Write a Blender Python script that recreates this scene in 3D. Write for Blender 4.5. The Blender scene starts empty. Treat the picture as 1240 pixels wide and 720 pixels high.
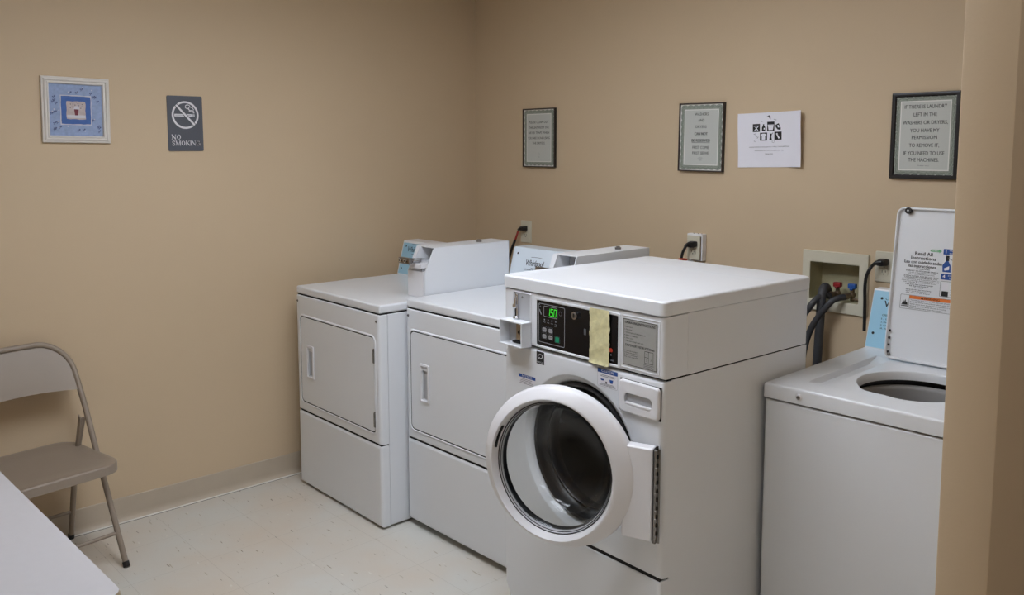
import bpy, bmesh, math, random
from mathutils import Vector, Matrix
C = bpy.context.scene.collection
PI = math.pi
def R(d): return math.radians(d)

# ------------------------------------------------------------------ materials
def srgb(c):
    return tuple(((x/255)/12.92 if x/255 <= .04045 else ((x/255+.055)/1.055)**2.4) for x in c)
def mat(name, col, rough=.5, metal=0, spec=.5, emit=None, estr=0, noise=None, bump=None, coat=0):
    m = bpy.data.materials.new(name); m.use_nodes = True
    nt = m.node_tree; b = nt.nodes['Principled BSDF']
    c = srgb(col)
    b.inputs['Base Color'].default_value = (*c, 1)
    b.inputs['Roughness'].default_value = rough
    b.inputs['Metallic'].default_value = metal
    b.inputs['Specular IOR Level'].default_value = spec
    b.inputs['Coat Weight'].default_value = coat
    if emit:
        b.inputs['Emission Color'].default_value = (*srgb(emit), 1)
        b.inputs['Emission Strength'].default_value = estr
    tc = nt.nodes.new('ShaderNodeTexCoord')
    if noise:                                   # (scale, amount): slight unevenness of the colour itself
        n = nt.nodes.new('ShaderNodeTexNoise'); n.inputs['Scale'].default_value = noise[0]; n.inputs['Detail'].default_value = 4
        nt.links.new(tc.outputs['Object'], n.inputs['Vector'])
        r = nt.nodes.new('ShaderNodeValToRGB')
        a = noise[1]
        r.color_ramp.elements[0].position = .3; r.color_ramp.elements[1].position = .7
        r.color_ramp.elements[0].color = (*[x*(1-a) for x in c], 1)
        r.color_ramp.elements[1].color = (*[min(1, x*(1+a)) for x in c], 1)
        nt.links.new(n.outputs['Fac'], r.inputs['Fac']); nt.links.new(r.outputs['Color'], b.inputs['Base Color'])
    if bump:                                    # (scale, strength, distance)
        n = nt.nodes.new('ShaderNodeTexNoise'); n.inputs['Scale'].default_value = bump[0]; n.inputs['Detail'].default_value = 5
        nt.links.new(tc.outputs['Object'], n.inputs['Vector'])
        bp = nt.nodes.new('ShaderNodeBump'); bp.inputs['Strength'].default_value = bump[1]; bp.inputs['Distance'].default_value = bump[2]
        nt.links.new(n.outputs['Fac'], bp.inputs['Height']); nt.links.new(bp.outputs['Normal'], b.inputs['Normal'])
    return m

WALL = mat('beige_wall_paint', (204,183,153), .6, noise=(1.1,.025), bump=(140,.12,.002), spec=.35)
CEIL = mat('ceiling_white', (228,224,214), .8, bump=(60,.3,.003))
BASEB = mat('vinyl_baseboard', (186,173,154), .5, noise=(9,.03))
CAULK = mat('pale_caulk', (224,220,212), .5)
ENAM = mat('white_enamel', (222,225,229), .28, noise=(2,.006), bump=(420,.03,.0006))
ENAMD = mat('white_enamel_side', (222,225,229), .34, noise=(2,.006), bump=(420,.03,.0006))
PLAS = mat('white_plastic', (222,222,225), .3)
PLASG = mat('grey_plastic', (178,180,184), .4)
DARK = mat('black_gap', (12,12,13), .8)
BLACK = mat('black_gloss_panel', (14,14,18), .18)
RUBBER = mat('black_rubber', (26,26,29), .32, noise=(20,.1))
CHROME = mat('chrome', (205,205,208), .16, 1, noise=(30,.05))
STEEL = mat('brushed_steel', (140,138,136), .35, 1, noise=(60,.15))
BRASS = mat('brass_lock_plate', (170,148,118), .45, .5, noise=(40,.1))
BLUEC = mat('pale_blue_console', (150,192,214), .3, noise=(3,.01))
BLUET = mat('light_blue_console', (158,206,230), .3, noise=(3,.01))
WHITEC = mat('white_console', (212,222,230), .3)
INK = mat('black_ink', (20,20,22), .6)
INKG = mat('grey_ink', (90,92,96), .6)
PAPER = mat('white_paper', (232,232,240), .7, noise=(8,.01))
CREAM = mat('almond_plastic', (208,203,184), .45, noise=(20,.01))
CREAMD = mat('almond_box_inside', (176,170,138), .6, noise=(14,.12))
CERTP = mat('certificate_paper', (192,195,190), .6, noise=(300,.02))
CERTW = mat('certificate_white', (222,222,216), .6)
CERTB = mat('certificate_border', (140,147,136), .6, noise=(300,.25))
CERTD = mat('certificate_border_dark', (104,111,103), .6)
FRAMEB = mat('dark_frame', (22,19,22), .35)
FRAMET = mat('thin_brown_frame', (58,46,44), .4)
FRAMEW = mat('white_frame', (216,212,206), .4, noise=(30,.02))
CHAIRM = mat('beige_chair_enamel', (146,133,119), .33, noise=(6,.02), bump=(300,.04,.0008))
TABLE = mat('white_laminate', (188,187,190), .4, noise=(40,.012))
TEDGE = mat('tan_table_edge', (150,136,110), .5, noise=(12,.04))
SIGNG = mat('grey_sign_plastic', (84,88,97), .45, noise=(200,.04))
SIGNW = mat('sign_white', (225,225,230), .5)
TAPE = mat('pale_yellow_tape', (212,206,160), .7, noise=(55,.13), bump=(90,.5,.002))
GREEN = mat('display_green', (20,60,20), .4, emit=(70,235,60), estr=.8)
GREENB = mat('green_button', (22,134,98), .4)
REDL = mat('red_orange_plastic', (196,62,40), .4)
BTN = mat('grey_button', (150,150,154), .4)
PLATE = mat('grey_instruction_plate', (158,158,154), .4, noise=(60,.02))
STICKB = mat('sticker_blue', (30,76,150), .5)
STICKW = mat('sticker_white', (226,226,232), .5)
ORANGE = mat('warning_orange', (226,120,48), .5)
GREENL = mat('label_green', (120,182,132), .5)
REDK = mat('red_valve_knob', (140,34,36), .4)
BLUEK = mat('blue_valve_knob', (30,84,160), .4)
VALVE = mat('tarnished_brass', (128,112,92), .4, .8, noise=(60,.25))
HOSE = mat('grey_rubber_hose', (56,57,61), .5, noise=(30,.12))
REDC = mat('red_cord', (150,40,30), .5)
ORC = mat('orange_tag', (200,84,44), .6)
TIN = mat('galvanised_tin', (186,188,190), .4, .4, noise=(60,.1))
ARTB = mat('art_light_blue', (148,166,200), .7, noise=(70,.10))
ARTD = mat('art_blue', (70,104,168), .7, noise=(60,.08))
ARTC = mat('art_cream', (190,178,176), .7, noise=(50,.10))
ARTW = mat('art_white', (205,205,212), .7)
ARTR = mat('art_maroon', (112,48,58), .7)
ARTP = mat('art_slate_flower', (82,92,132), .7)
LAMPM = mat('lamp_diffuser', (240,240,240), .5, emit=(238,244,255), estr=1)
DRUM = mat('drum_steel', (92,92,94), .38, .75, noise=(5,.12))
TUBG = mat('tub_grey_plastic', (150,148,146), .5, noise=(10,.03))

def floor_mat():
    m = bpy.data.materials.new('vinyl_floor_tiles'); m.use_nodes = True
    nt = m.node_tree; N = nt.nodes.new; L = nt.links.new
    b = nt.nodes['Principled BSDF']; b.inputs['Roughness'].default_value = .38
    tc = N('ShaderNodeTexCoord')
    def mix(a, bcol, fac):
        x = N('ShaderNodeMix'); x.data_type = 'RGBA'
        L(fac, x.inputs[0])
        if isinstance(a, tuple): x.inputs[6].default_value = (*a, 1)
        else: L(a, x.inputs[6])
        x.inputs[7].default_value = (*bcol, 1)
        return x.outputs[2]
    n0 = N('ShaderNodeTexNoise'); n0.inputs['Scale'].default_value = 2.2; n0.inputs['Detail'].default_value = 4
    L(tc.outputs['Object'], n0.inputs['Vector'])
    r0 = N('ShaderNodeValToRGB'); r0.color_ramp.elements[0].position = .35; r0.color_ramp.elements[1].position = .65
    r0.color_ramp.elements[0].color = (*srgb((208,198,184)), 1); r0.color_ramp.elements[1].color = (*srgb((208,207,200)), 1)
    L(n0.outputs['Fac'], r0.inputs['Fac'])
    col = r0.outputs['Color']
    for k, (rot, sc, thr, c, st) in enumerate([(.5, 12, .715, (178,168,148), 6.0), (-.8, 15, .735, (146,134,112), 6.0), (1.2, 19, .735, (218,214,204), 2.6), (.1, 15, .74, (118,104,84), 6.0)]):
        mp = N('ShaderNodeMapping'); mp.inputs['Rotation'].default_value = (0,0,rot); mp.inputs['Scale'].default_value = (1, st, 1); mp.inputs['Location'].default_value = (k*3.1, k*1.7, 0)
        L(tc.outputs['Object'], mp.inputs['Vector'])
        n = N('ShaderNodeTexNoise'); n.inputs['Scale'].default_value = sc; n.inputs['Detail'].default_value = 1.5
        L(mp.outputs['Vector'], n.inputs['Vector'])
        r = N('ShaderNodeValToRGB'); r.color_ramp.elements[0].position = thr-.01; r.color_ramp.elements[1].position = thr+.03
        L(n.outputs['Fac'], r.inputs['Fac'])
        col = mix(col, srgb(c), r.outputs['Color'])
    # tile joints every 0.305 m
    sx = N('ShaderNodeSeparateXYZ'); L(tc.outputs['Object'], sx.inputs[0])
    fs = []
    for ax, off in (('X', .0), ('Y', .14)):
        a = N('ShaderNodeMath'); a.operation = 'ADD'; a.inputs[1].default_value = 30.5+off; L(sx.outputs[ax], a.inputs[0])
        mo = N('ShaderNodeMath'); mo.operation = 'PINGPONG'; mo.inputs[1].default_value = .1525; L(a.outputs[0], mo.inputs[0])
        lt = N('ShaderNodeMath'); lt.operation = 'LESS_THAN'; lt.inputs[1].default_value = .0009; L(mo.outputs[0], lt.inputs[0]); fs.append(lt)
    mx = N('ShaderNodeMath'); mx.operation = 'MAXIMUM'; L(fs[0].outputs[0], mx.inputs[0]); L(fs[1].outputs[0], mx.inputs[1])
    ml = N('ShaderNodeMath'); ml.operation = 'MULTIPLY'; ml.inputs[1].default_value = .28; L(mx.outputs[0], ml.inputs[0])
    col = mix(col, srgb((120,112,98)), ml.outputs[0])
    L(col, b.inputs['Base Color'])
    return m
FLOOR = floor_mat()
def glass_mat():
    m = bpy.data.materials.new('clear_door_glass'); m.use_nodes = True
    nt = m.node_tree; nt.nodes.clear(); N = nt.nodes.new; L = nt.links.new
    o = N('ShaderNodeOutputMaterial'); mx = N('ShaderNodeMixShader'); t = N('ShaderNodeBsdfTransparent'); g = N('ShaderNodeBsdfGlossy')
    lw = N('ShaderNodeLayerWeight'); lw.inputs['Blend'].default_value = .5
    pw = N('ShaderNodeMath'); pw.operation = 'POWER'; pw.inputs[1].default_value = 4.0; L(lw.outputs['Facing'], pw.inputs[0])
    f = N('ShaderNodeMath'); f.operation = 'MULTIPLY_ADD'; f.inputs[1].default_value = .6; f.inputs[2].default_value = .03; L(pw.outputs[0], f.inputs[0])
    t.inputs['Color'].default_value = (.93,.94,.94,1); g.inputs['Roughness'].default_value = .04
    L(f.outputs[0], mx.inputs[0]); L(t.outputs[0], mx.inputs[1]); L(g.outputs[0], mx.inputs[2]); L(mx.outputs[0], o.inputs[0])
    return m
GLASS = glass_mat()

# ------------------------------------------------------------------ mesh builder
class MB:
    def __init__(s, M=None):
        s.bm = bmesh.new(); s.mats = []; s.M = M or Matrix()
    def mi(s, m):
        if m not in s.mats: s.mats.append(m)
        return s.mats.index(m)
    def face(s, vs, m):
        try:
            f = s.bm.faces.new(vs); f.material_index = s.mi(m); return f
        except ValueError: return None
    def V(s, p): return s.bm.verts.new(s.M @ Vector(p))
    def poly(s, pts, m): s.face([s.V(p) for p in pts], m)
    def merge(s, b2, m, M=None):
        i = s.mi(m); T = s.M @ (M or Matrix()); mp = {}
        for v in b2.verts: mp[v] = s.bm.verts.new(T @ v.co)
        for f in b2.faces:
            try:
                g = s.bm.faces.new([mp[v] for v in f.verts]); g.material_index = i
            except ValueError: pass
        b2.free()
    def box(s, x0,x1,y0,y1,z0,z1, m, bev=0, seg=3):
        b = bmesh.new(); bmesh.ops.create_cube(b, size=1)
        for v in b.verts: v.co = Vector(((x0+x1)/2+v.co.x*(x1-x0), (y0+y1)/2+v.co.y*(y1-y0), (z0+z1)/2+v.co.z*(z1-z0)))
        if bev: bmesh.ops.bevel(b, geom=b.edges[:], offset=bev, segments=seg, profile=.5, affect='EDGES')
        s.merge(b, m)
    def loft(s, loops, m, cap0=False, cap1=False):
        mm = m if isinstance(m, (list, tuple)) else [m]*(len(loops)-1)
        L = [[s.V(p) for p in lp] for lp in loops]; n = len(L[0])
        for k in range(len(L)-1):
            for i in range(n):
                s.face([L[k][i], L[k][(i+1)%n], L[k+1][(i+1)%n], L[k+1][i]], mm[k])
        if cap0: s.face(L[0][::-1], mm[0])
        if cap1: s.face(L[-1], mm[-1])
    def tube(s, pts, r, m, seg=12, cap=True):
        P = [Vector(p) for p in pts]; n = len(P)
        rr = r if isinstance(r, (list, tuple)) else [r]*n
        T = [(P[min(i+1,n-1)]-P[max(i-1,0)]).normalized() for i in range(n)]
        up = Vector((0,0,1)) if abs(T[0].z) < .9 else Vector((1,0,0))
        u = T[0].cross(up).normalized(); loops = []
        for i in range(n):
            u = (u - T[i]*u.dot(T[i])).normalized(); w = T[i].cross(u)
            loops.append([P[i]+(u*math.cos(2*PI*k/seg)+w*math.sin(2*PI*k/seg))*rr[i] for k in range(seg)])
        s.loft(loops, m, cap, cap)
    def cyl(s, p0, p1, r, m, seg=20): s.tube([p0, p1], r, m, seg)
    def prism(s, pts, ext, m):          # polygon pts (3D) extruded by vector ext
        e = Vector(ext); s.loft([pts, [Vector(p)+e for p in pts]], m, True, True)
    def sphere(s, c, r, m, sc=(1,1,1), seg=16):
        b = bmesh.new(); bmesh.ops.create_uvsphere(b, u_segments=seg, v_segments=seg//2, radius=r)
        for v in b.verts: v.co = Vector((c[0]+v.co.x*sc[0], c[1]+v.co.y*sc[1], c[2]+v.co.z*sc[2]))
        s.merge(b, m)
    def build(s, name, parent=None, label=None, wn=True):
        bm = s.bm
        bmesh.ops.recalc_face_normals(bm, faces=bm.faces[:])
        for f in bm.faces: f.smooth = True
        for e in bm.edges:
            if len(e.link_faces) == 2:
                if e.calc_face_angle(0) > .65 or e.link_faces[0].material_index != e.link_faces[1].material_index: e.smooth = False
        me = bpy.data.meshes.new(name); bm.to_mesh(me); bm.free()
        for m in s.mats: me.materials.append(m)
        o = bpy.data.objects.new(name, me); C.objects.link(o)
        if parent: o.parent = parent
        if label: o['label'] = label
        if wn:
            w = o.modifiers.new('wn', 'WEIGHTED_NORMAL'); w.keep_sharp = True
        return o

def smooth_path(pts, n=6):
    P = [Vector(p) for p in pts]; out = []
    for i in range(len(P)-1):
        a = P[max(i-1,0)]; b = P[i]; c = P[i+1]; d = P[min(i+2,len(P)-1)]
        for k in range(n):
            t = k/n
            out.append(.5*((2*b)+(c-a)*t+(2*a-5*b+4*c-d)*t*t+(3*b-a-3*c+d)*t**3))
    out.append(P[-1]); return out
def rr(u0,u1,v0,v1,r,k=5):
    r = max(r, .0004); r = min(r, (u1-u0)/2-1e-5, (v1-v0)/2-1e-5); P = []
    for cx, cy, a0 in ((u1-r,v1-r,0),(u0+r,v1-r,90),(u0+r,v0+r,180),(u1-r,v0+r,270)):
        for i in range(k+1):
            a = R(a0+90*i/k); P.append((cx+r*math.cos(a), cy+r*math.sin(a)))
    return P
def front(P, d): return [(u, d, v) for u, v in P]          # plane facing -y : (u along x, v up)
def flat(P, z): return [(u, v, z) for u, v in P]
def panel(mb, u0,u1,v0,v1, back, frt, r, bev, m, hole=None, kind='front'):
    """rounded slab facing -y; back > frt.  hole=(u0,u1,v0,v1,r,depth[,floor material]) makes a recess"""
    f = front if kind == 'front' else flat
    sg = 1 if kind == 'front' else -1                      # flat: top = frt > back
    L = [f(rr(u0,u1,v0,v1,r), back)]
    for k in range(4):
        a = R(90*k/3); i = bev*(1-math.cos(a)); d = bev*(1-math.sin(a))
        L.append(f(rr(u0+i,u1-i,v0+i,v1-i,r-i*.5), frt+sg*d))
    if hole:
        h0,h1,g0,g1,hr,dep = hole[:6]; hm = hole[6] if len(hole) > 6 else m
        L.append(f(rr(h0,h1,g0,g1,hr), frt))
        L.append(f(rr(h0+.002,h1-.002,g0+.002,g1-.002,hr), frt+sg*.002))
        n0 = len(L)-1
        L.append(f(rr(h0+.003,h1-.003,g0+.003,g1-.003,hr), frt+sg*dep))
        mb.loft(L[:n0+1], m, True, False); mb.loft(L[n0:], hm, False, True)
    else: mb.loft(L, m, True, True)
def circ(cu, cv, r, n=48, su=1, a0=0): return [(cu+r*su*math.cos(a0+2*PI*i/n), cv+r*math.sin(a0+2*PI*i/n)) for i in range(n)]

# ------------------------------------------------------------------ flat artwork on a plane
class Plane:
    """draws thin shapes into a MB on the plane o + u*U + v*V, raised along N by layers"""
    def __init__(s, mb, o, U, V, base=.0006, step=.0005):
        s.mb, s.o, s.U, s.V = mb, Vector(o), Vector(U).normalized(), Vector(V).normalized()
        s.N = s.U.cross(s.V); s.b, s.st = base, step
        s.bend = None
    def p(s, u, v, l):
        q = s.o+s.U*u+s.V*v+s.N*(s.b+s.st*l)
        if s.bend: q = q+s.N*s.bend(u, v)
        return q
    def poly(s, pts, m, l=0): s.mb.poly([s.p(u, v, l) for u, v in pts], m)
    def rect(s, u0,u1,v0,v1, m, l=0, r=0):
        s.poly(rr(u0,u1,v0,v1,r) if r else [(u0,v0),(u1,v0),(u1,v1),(u0,v1)], m, l)
    def disc(s, cu, cv, r, m, l=0, n=20): s.poly(circ(cu,cv,r,n), m, l)
    def ring(s, A, B, m, l=0):
        n = len(A)
        for i in range(n):
            j = (i+1) % n; s.poly([A[i], A[j], B[j], B[i]], m, l)
    def outline(s, u0,u1,v0,v1,w,m,l=0,r=0): s.ring(rr(u0,u1,v0,v1,r), rr(u0+w,u1-w,v0+w,v1-w,max(r-w,0)), m, l)
    def line(s, pts, w, m, l=0):
        for (a, b), (c, d) in zip(pts, pts[1:]):
            L = math.hypot(c-a, d-b) or 1; nx, ny = -(d-b)/L*w/2, (c-a)/L*w/2; ex, ey = (c-a)/L*w*.3, (d-b)/L*w*.3
            s.poly([(a-ex+nx,b-ey+ny),(a-ex-nx,b-ey-ny),(c+ex-nx,d+ey-ny),(c+ex+nx,d+ey+ny)], m, l)
    def text(s, t, cu, cv, h, m, l=0, w=None, align='CENTER', bold=0, shear=0):
        if bold:                                         # heavier strokes: the same letters struck twice, a hair apart
            d = bold*h*.75
            s.text(t, cu-d, cv, h, m, l, w, align, 0, shear); s.text(t, cu+d, cv, h, m, l+.3, w, align, 0, shear); return
        cu_ = bpy.data.curves.new('t', 'FONT'); cu_.body = t; cu_.size = 1; cu_.align_x = align; cu_.align_y = 'CENTER'
        cu_.offset = bold; cu_.shear = shear; cu_.resolution_u = 3
        o = bpy.data.objects.new('t', cu_); C.objects.link(o)
        dg = bpy.context.evaluated_depsgraph_get(); me = o.evaluated_get(dg).to_mesh()
        vs = [v.co.copy() for v in me.vertices]; fs = [tuple(p.vertices) for p in me.polygons]
        o.evaluated_get(dg).to_mesh_clear(); bpy.data.objects.remove(o); bpy.data.curves.remove(cu_)
        if not vs: return
        k = h/.70                                        # cap height 0.70 of size
        x0 = min(v.x for v in vs); x1 = max(v.x for v in vs)
        kx = k if w is None else w/max(x1-x0, 1e-6)
        mid = (x0+x1)/2 if align == 'CENTER' else x0
        V = [s.mb.V(s.p(cu+(v.x-mid)*kx, cv+v.y*k, l)) for v in vs]
        for f in fs: s.mb.face([V[i] for i in f], m)

def thing(name, label, cat, loc=(0,0,0), rz=0, group=None):
    o = bpy.data.objects.new(name, None); C.objects.link(o); o.empty_display_size = .1
    o.location = loc; o.rotation_euler = (0,0,rz); o['label'] = label; o['category'] = cat
    if group: o['group'] = group
    return o
def struct(o): o['kind'] = 'structure'; return o

# ------------------------------------------------------------------ room
RX, RY, RZ = 4.9, -4.0, 2.62
JX0, JX1, JY, JY2, JZ = 3.325, 3.413, -1.742, -3.80, 2.22       # partition with the open doorway the photo looks through
UB = (2.132, 2.342, 1.040, 1.197)          # opening of the utility box in the back wall
b = MB(); b.box(0,RX,RY,0,-.08,0,FLOOR); struct(b.build('floor', wn=False))
b = MB(); b.box(-.1,RX+.1,RY-.1,.1,RZ,RZ+.08,CEIL); struct(b.build('ceiling', wn=False))
b = MB(); b.box(-.1,0,RY-.1,.1,0,RZ,WALL); wl = struct(b.build('wall_left', wn=False))
b = MB(); o_ = [(0,0,0),(RX,0,0),(RX,0,RZ),(0,0,RZ)]; i_ = [(UB[0],0,UB[2]),(UB[1],0,UB[2]),(UB[1],0,UB[3]),(UB[0],0,UB[3])]
sh = lambda P: [(x, .12, z) for x, y, z in P]
b.loft([o_, i_, sh(i_), sh(o_), o_], WALL); struct(b.build('wall_back', wn=False))
b = MB(); b.box(RX,RX+.1,RY-.1,.1,0,RZ,WALL); struct(b.build('wall_right', wn=False))
b = MB(); b.box(0,RX,RY-.1,RY,0,RZ,WALL); struct(b.build('wall_front', wn=False))
b = MB(); prof = [(0,0),(JY,0),(JY,JZ),(JY2,JZ),(JY2,0),(RY,0),(RY,RZ),(0,RZ)]
rd = []
for k, (y, z) in enumerate(prof):
    if k in (1,2,3,4):
        a = Vector(prof[k-1]); c = Vector(prof[(k+1)%8]); p = Vector((y,z)); d0 = (a-p).normalized(); d1_ = (c-p).normalized()
        rd.append((y, z))
    else: rd.append((y, z))
def off(i):                                            # eased edge round the opening
    o = []
    for k, (y, z) in enumerate(prof):
        if k == 1: o.append((y+i, z))
        elif k == 2: o.append((y+i, z+i))
        elif k == 3: o.append((y-i, z+i))
        elif k == 4: o.append((y-i, z))
        else: o.append((y, z))
    return o
b.loft([[(x, y, z) for y, z in off(i)] for x, i in ((JX0,.005),(JX0+.0015,.0015),(JX0+.005,0),(JX1-.005,0),(JX1-.0015,.0015),(JX1,.005))], WALL, True, True)
struct(b.build('wall_middle', wn=False))
def baseboard(name, p0, p1, n):
    # cove base profile: (distance from wall, height)
    prof = [(.0005,0),(.016,0),(.0155,.004),(.009,.010),(.005,.020),(.0035,.035),(.0035,.106),(.002,.110),(.0005,.111)]
    b = MB(); n = Vector(n)
    b.loft([[Vector(p)+n*d+Vector((0,0,z)) for d, z in prof] for p in (p0, p1)], BASEB, True, True)
    a, c = Vector(p0), Vector(p1)
    for d0, d1, h, m in ((.0155,.025,.0042,CAULK),(.025,.0275,.0006,DARK)):
        b.loft([[q+n*d0, q+n*d1, q+n*d1+Vector((0,0,h*.4)), q+n*d0+Vector((0,0,h))] for q in (a, c)], m, True, True)
    return struct(b.build(name))
baseboard('baseboard_left', (0,RY+.02,0), (0,-.02,0), (1,0,0))
baseboard('baseboard_back', (.02,0,0), (JX0-.02,0,0), (0,-1,0))

# ------------------------------------------------------------------ ceiling lights (fixtures above the frame; the hall one is added fill)
def ceiling_light(x, y, label, power, sx=.6, sy=1.2):
    t = thing('ceiling_light', label, 'ceiling light', (x,y,RZ-.001))
    b = MB(); b.loft([flat(rr(-sx/2,sx/2,-sy/2,sy/2,.01), 0), flat(rr(-sx/2,sx/2,-sy/2,sy/2,.01), -.05),
                      flat(rr(-sx/2+.03,sx/2-.03,-sy/2+.03,sy/2-.03,.006), -.05), flat(rr(-sx/2+.03,sx/2-.03,-sy/2+.03,sy/2-.03,.006), -.035)], ENAM)
    b.build('housing', t)
    b = MB(); m = LAMPM.copy(); m.node_tree.nodes['Principled BSDF'].inputs['Emission Strength'].default_value = power
    b.box(-sx/2+.031,sx/2-.031,-sy/2+.031,sy/2-.031,-.055,-.038,m,.004); b.build('diffuser', t)
ceiling_light(1.85, -1.40, 'white ceiling light fixture over the washing machines', 7.6, 1.2, .6)
ceiling_light(1.85, -2.15, 'white ceiling light fixture in the middle of the laundry room', 15.2, 1.2, .6)
ceiling_light(4.15, -2.6, 'unseen ceiling fill light added in the hall outside the doorway', 5.0)  # unseen lamp added to brighten the jamb and the right-facing sides

# ------------------------------------------------------------------ dryers
W, H, TZ, MZ, D = .736, .9978, .9579, .3798, .745
def dryer(t, door, handle, hinges, ccol, variant):
    b = MB()                                              # cabinet shell
    b.box(.002,W-.002,.045,D-.02,.012,TZ-.002,ENAMD,.004)
    b.box(.006,W-.006,.008,.044,.016,TZ-.006,DARK)
    b.box(.004,W-.004,.01,D-.03,TZ-.004,TZ+.006,DARK)
    b.build('cabinet', t)
    b = MB(); b.box(.0,W,.004,D-.015,TZ+.003,H,ENAM,.009,4); b.build('top_panel', t)
    b = MB()                                              # front frame with stamped door opening
    x0,x1,z0,z1 = door
    def fr(i, d, r): return front(rr(i,W-i,MZ+.003+i*.6,TZ-.003-i*.3,r), d)
    L = [fr(.0,.042,.002), fr(0,.016,.002), fr(.002,.008,.003), fr(.007,.0025,.004), fr(.015,0,.005)]
    L += [front(rr(x0-.014,x1+.014,z0-.014,z1+.014,.034), 0), front(rr(x0-.010,x1+.010,z0-.010,z1+.010,.030), -.0035),
          front(rr(x0-.006,x1+.006,z0-.006,z1+.006,.026), -.0035), front(rr(x0-.0035,x1+.0035,z0-.0045,z1+.0045,.022), -.001), front(rr(x0-.0035,x1+.0035,z0-.0045,z1+.0045,.022), .014)]
    b.loft(L, [ENAM]*8+[DARK]); b.build('front_panel', t)
    b = MB(); panel(b, 0,W,.010,MZ-.003,.042,0,.004,.014,ENAM); b.build('lower_panel', t)
    b = MB(); hx0,hx1,hz0,hz1 = handle
    b.loft([front(rr(x0-.0033,x1+.0033,z0-.0043,z1+.0043,.022), .0008), front(rr(x0+.003,x1-.003,z0+.003,z1-.003,.016), .0008)], DARK)  # black strip laid in the door gap, painting in its shadow line
    panel(b, x0,x1,z0,z1,.013,-.0018,.02,.0022,ENAM,(hx0+.012,hx1-.012,hz0+.010,hz1-.012,.006,.0088,PLASG)); d = b.build('door', t)
    b = MB(); L = [front(rr(hx0,hx1,hz0,hz1,.007), -.0035), front(rr(hx0+.001,hx1-.001,hz0+.001,hz1-.001,.007), -.008), front(rr(hx0+.009,hx1-.009,hz0+.008,hz1-.010,.006), -.009),
                   front(rr(hx0+.012,hx1-.012,hz0+.011,hz1-.013,.005), -.004)]
    b.loft(L, PLAS); b.box(hx0+.014,hx1-.014,-.002,.003,hz1-.030,hz1-.016,PLAS,.002); b.build('handle', d, 'white recessed pull with grey inside')
    for z0_, z1_ in hinges:
        b = MB(); b.box(x1-.004,x1+.006,-.007,-.001,z0_,z1_,STEEL,.002); b.cyl((x1+.003,-.008,z0_+.004),(x1+.003,-.008,z1_-.004),.0035,STEEL,10)
        b.build('hinge', d, 'small steel hinge')
    for x in (.018, W-.022):
        b = MB(); b.sphere((x,.001,TZ-.032),.007,STEEL,(1,.45,1),12); b.box(x-.005,x+.005,-.0026,-.0018,TZ-.033,TZ-.031,DARK); b.build('screw', t)
    # console: leaning front, level top
    b = MB(); cx1 = W-.134
    pr = [(.600,H-.001),(.6465,1.168),(.651,1.1735),(.74,1.1735),(.74,H-.001)]
    b.loft([[(-.0,y,z) for y, z in pr],[(.003,y-.001,z) for y, z in pr],[(cx1,y-.001,z) for y, z in pr]], WHITEC if variant else PLAS, True, True)
    P = Plane(b, (.004,.600,H+.002), (1,0,0), (0,.0465,.17))
    P.rect(.003,cx1-.008,.002,.168,ccol,0,.003)
    lx = .055 if not variant else .10
    if not variant: P.text('Whirlpool', lx+.060, .135, .028, INK, 1, .130, bold=.03, shear=.15)
    else: P.text('Whirlpool', lx+.055, .110, .028, INK, 1, .118, bold=.03, shear=.15)
    ly = .137 if not variant else .112
    arc = [(lx+.06+.066*math.cos(a), ly+.014+.014*math.sin(a)) for a in [R(k) for k in range(50,125,12)]]
    P.line(arc, .002, INKG, 1)
    arc = [(lx+.06+.06*math.cos(a), ly-.012+.014*math.sin(a)) for a in [R(k) for k in range(245,300,12)]]
    P.line(arc, .002, INKG, 1)
    if variant: P.text('COMMERCIAL LAUNDRY', lx+.05, .078, .007, INK, 1, .12, bold=.03)
    for v in ((.03,.150),(.026,.03)):
        P.disc(v[0], v[1], .0052, INK, 1, 12)
    b.build('console', t, 'pale blue console with black script logo' if not variant else 'white console with black script logo')
    # coin meter case
    b = MB(); a0, a1, bf, bb, zf, zt = W-.131, W, .247, D, 1.116, 1.222
    s0, s1 = bf, bf+.050
    side = lambda a: [(a,bf,H+.0005),(a,bf,zf),(a,s1,zt),(a,bb,zt),(a,bb,H+.0005)]
    th = .004
    # outer shell sheets
    b.prism(side(a1-th), (th,0,0), ENAM); b.prism(side(a0), (th,0,0), ENAM)
    b.box(a0,a1,s1+.006,bb,zt-.004,zt+.0006,ENAM,.0015); b.box(a0,a1,bb-.004,bb,H,zt,ENAM)
    b.box(a0,a1-.013,bf-.002,bf+.004,H+.001,zf+.001,PLAS,.0015); b.box(a1-.010,a1,bf-.001,bf+.003,H+.001,zf,ENAM,.001)
    b.box(a1-.0128,a1-.0104,bf+.001,bf+.003,H+.001,zf-.002,DARK)
    # recess: floor shelf, back plate, left jamb
    b.box(a0+.003,a1-.003,bf+.002,.40,zf-.010,zf+.002,PLAS); b.box(a0+.003,a1-.003,.385,.40,zf,zt-.002,DARK)
    sl = [(a0+.003,s0,zf),(a0+.003,s1,zt),(a0+.026,s1,zt),(a0+.026,s0,zf)]
    b.prism(sl, (0,.003,0), ENAM); b.prism([(a0+.026,s0,zf),(a0+.026,s1,zt),(a0+.026,.39,zt),(a0+.026,.39,zf)], (-.003,0,0), ENAM)
    b.box(a0+.03,a1-.005,.36,.372,zf+.03,zt-.01,PLASG); b.box(a0+.06,a1-.02,.352,.362,zf+.042,zt-.022,STEEL,.003)
    b.cyl((W-.05,.60,zt),(W-.05,.60,zt+.009),.013,STEEL,14); b.cyl((W-.05,.60,zt+.009),(W-.05,.60,zt+.013),.008,STEEL,14)
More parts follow.
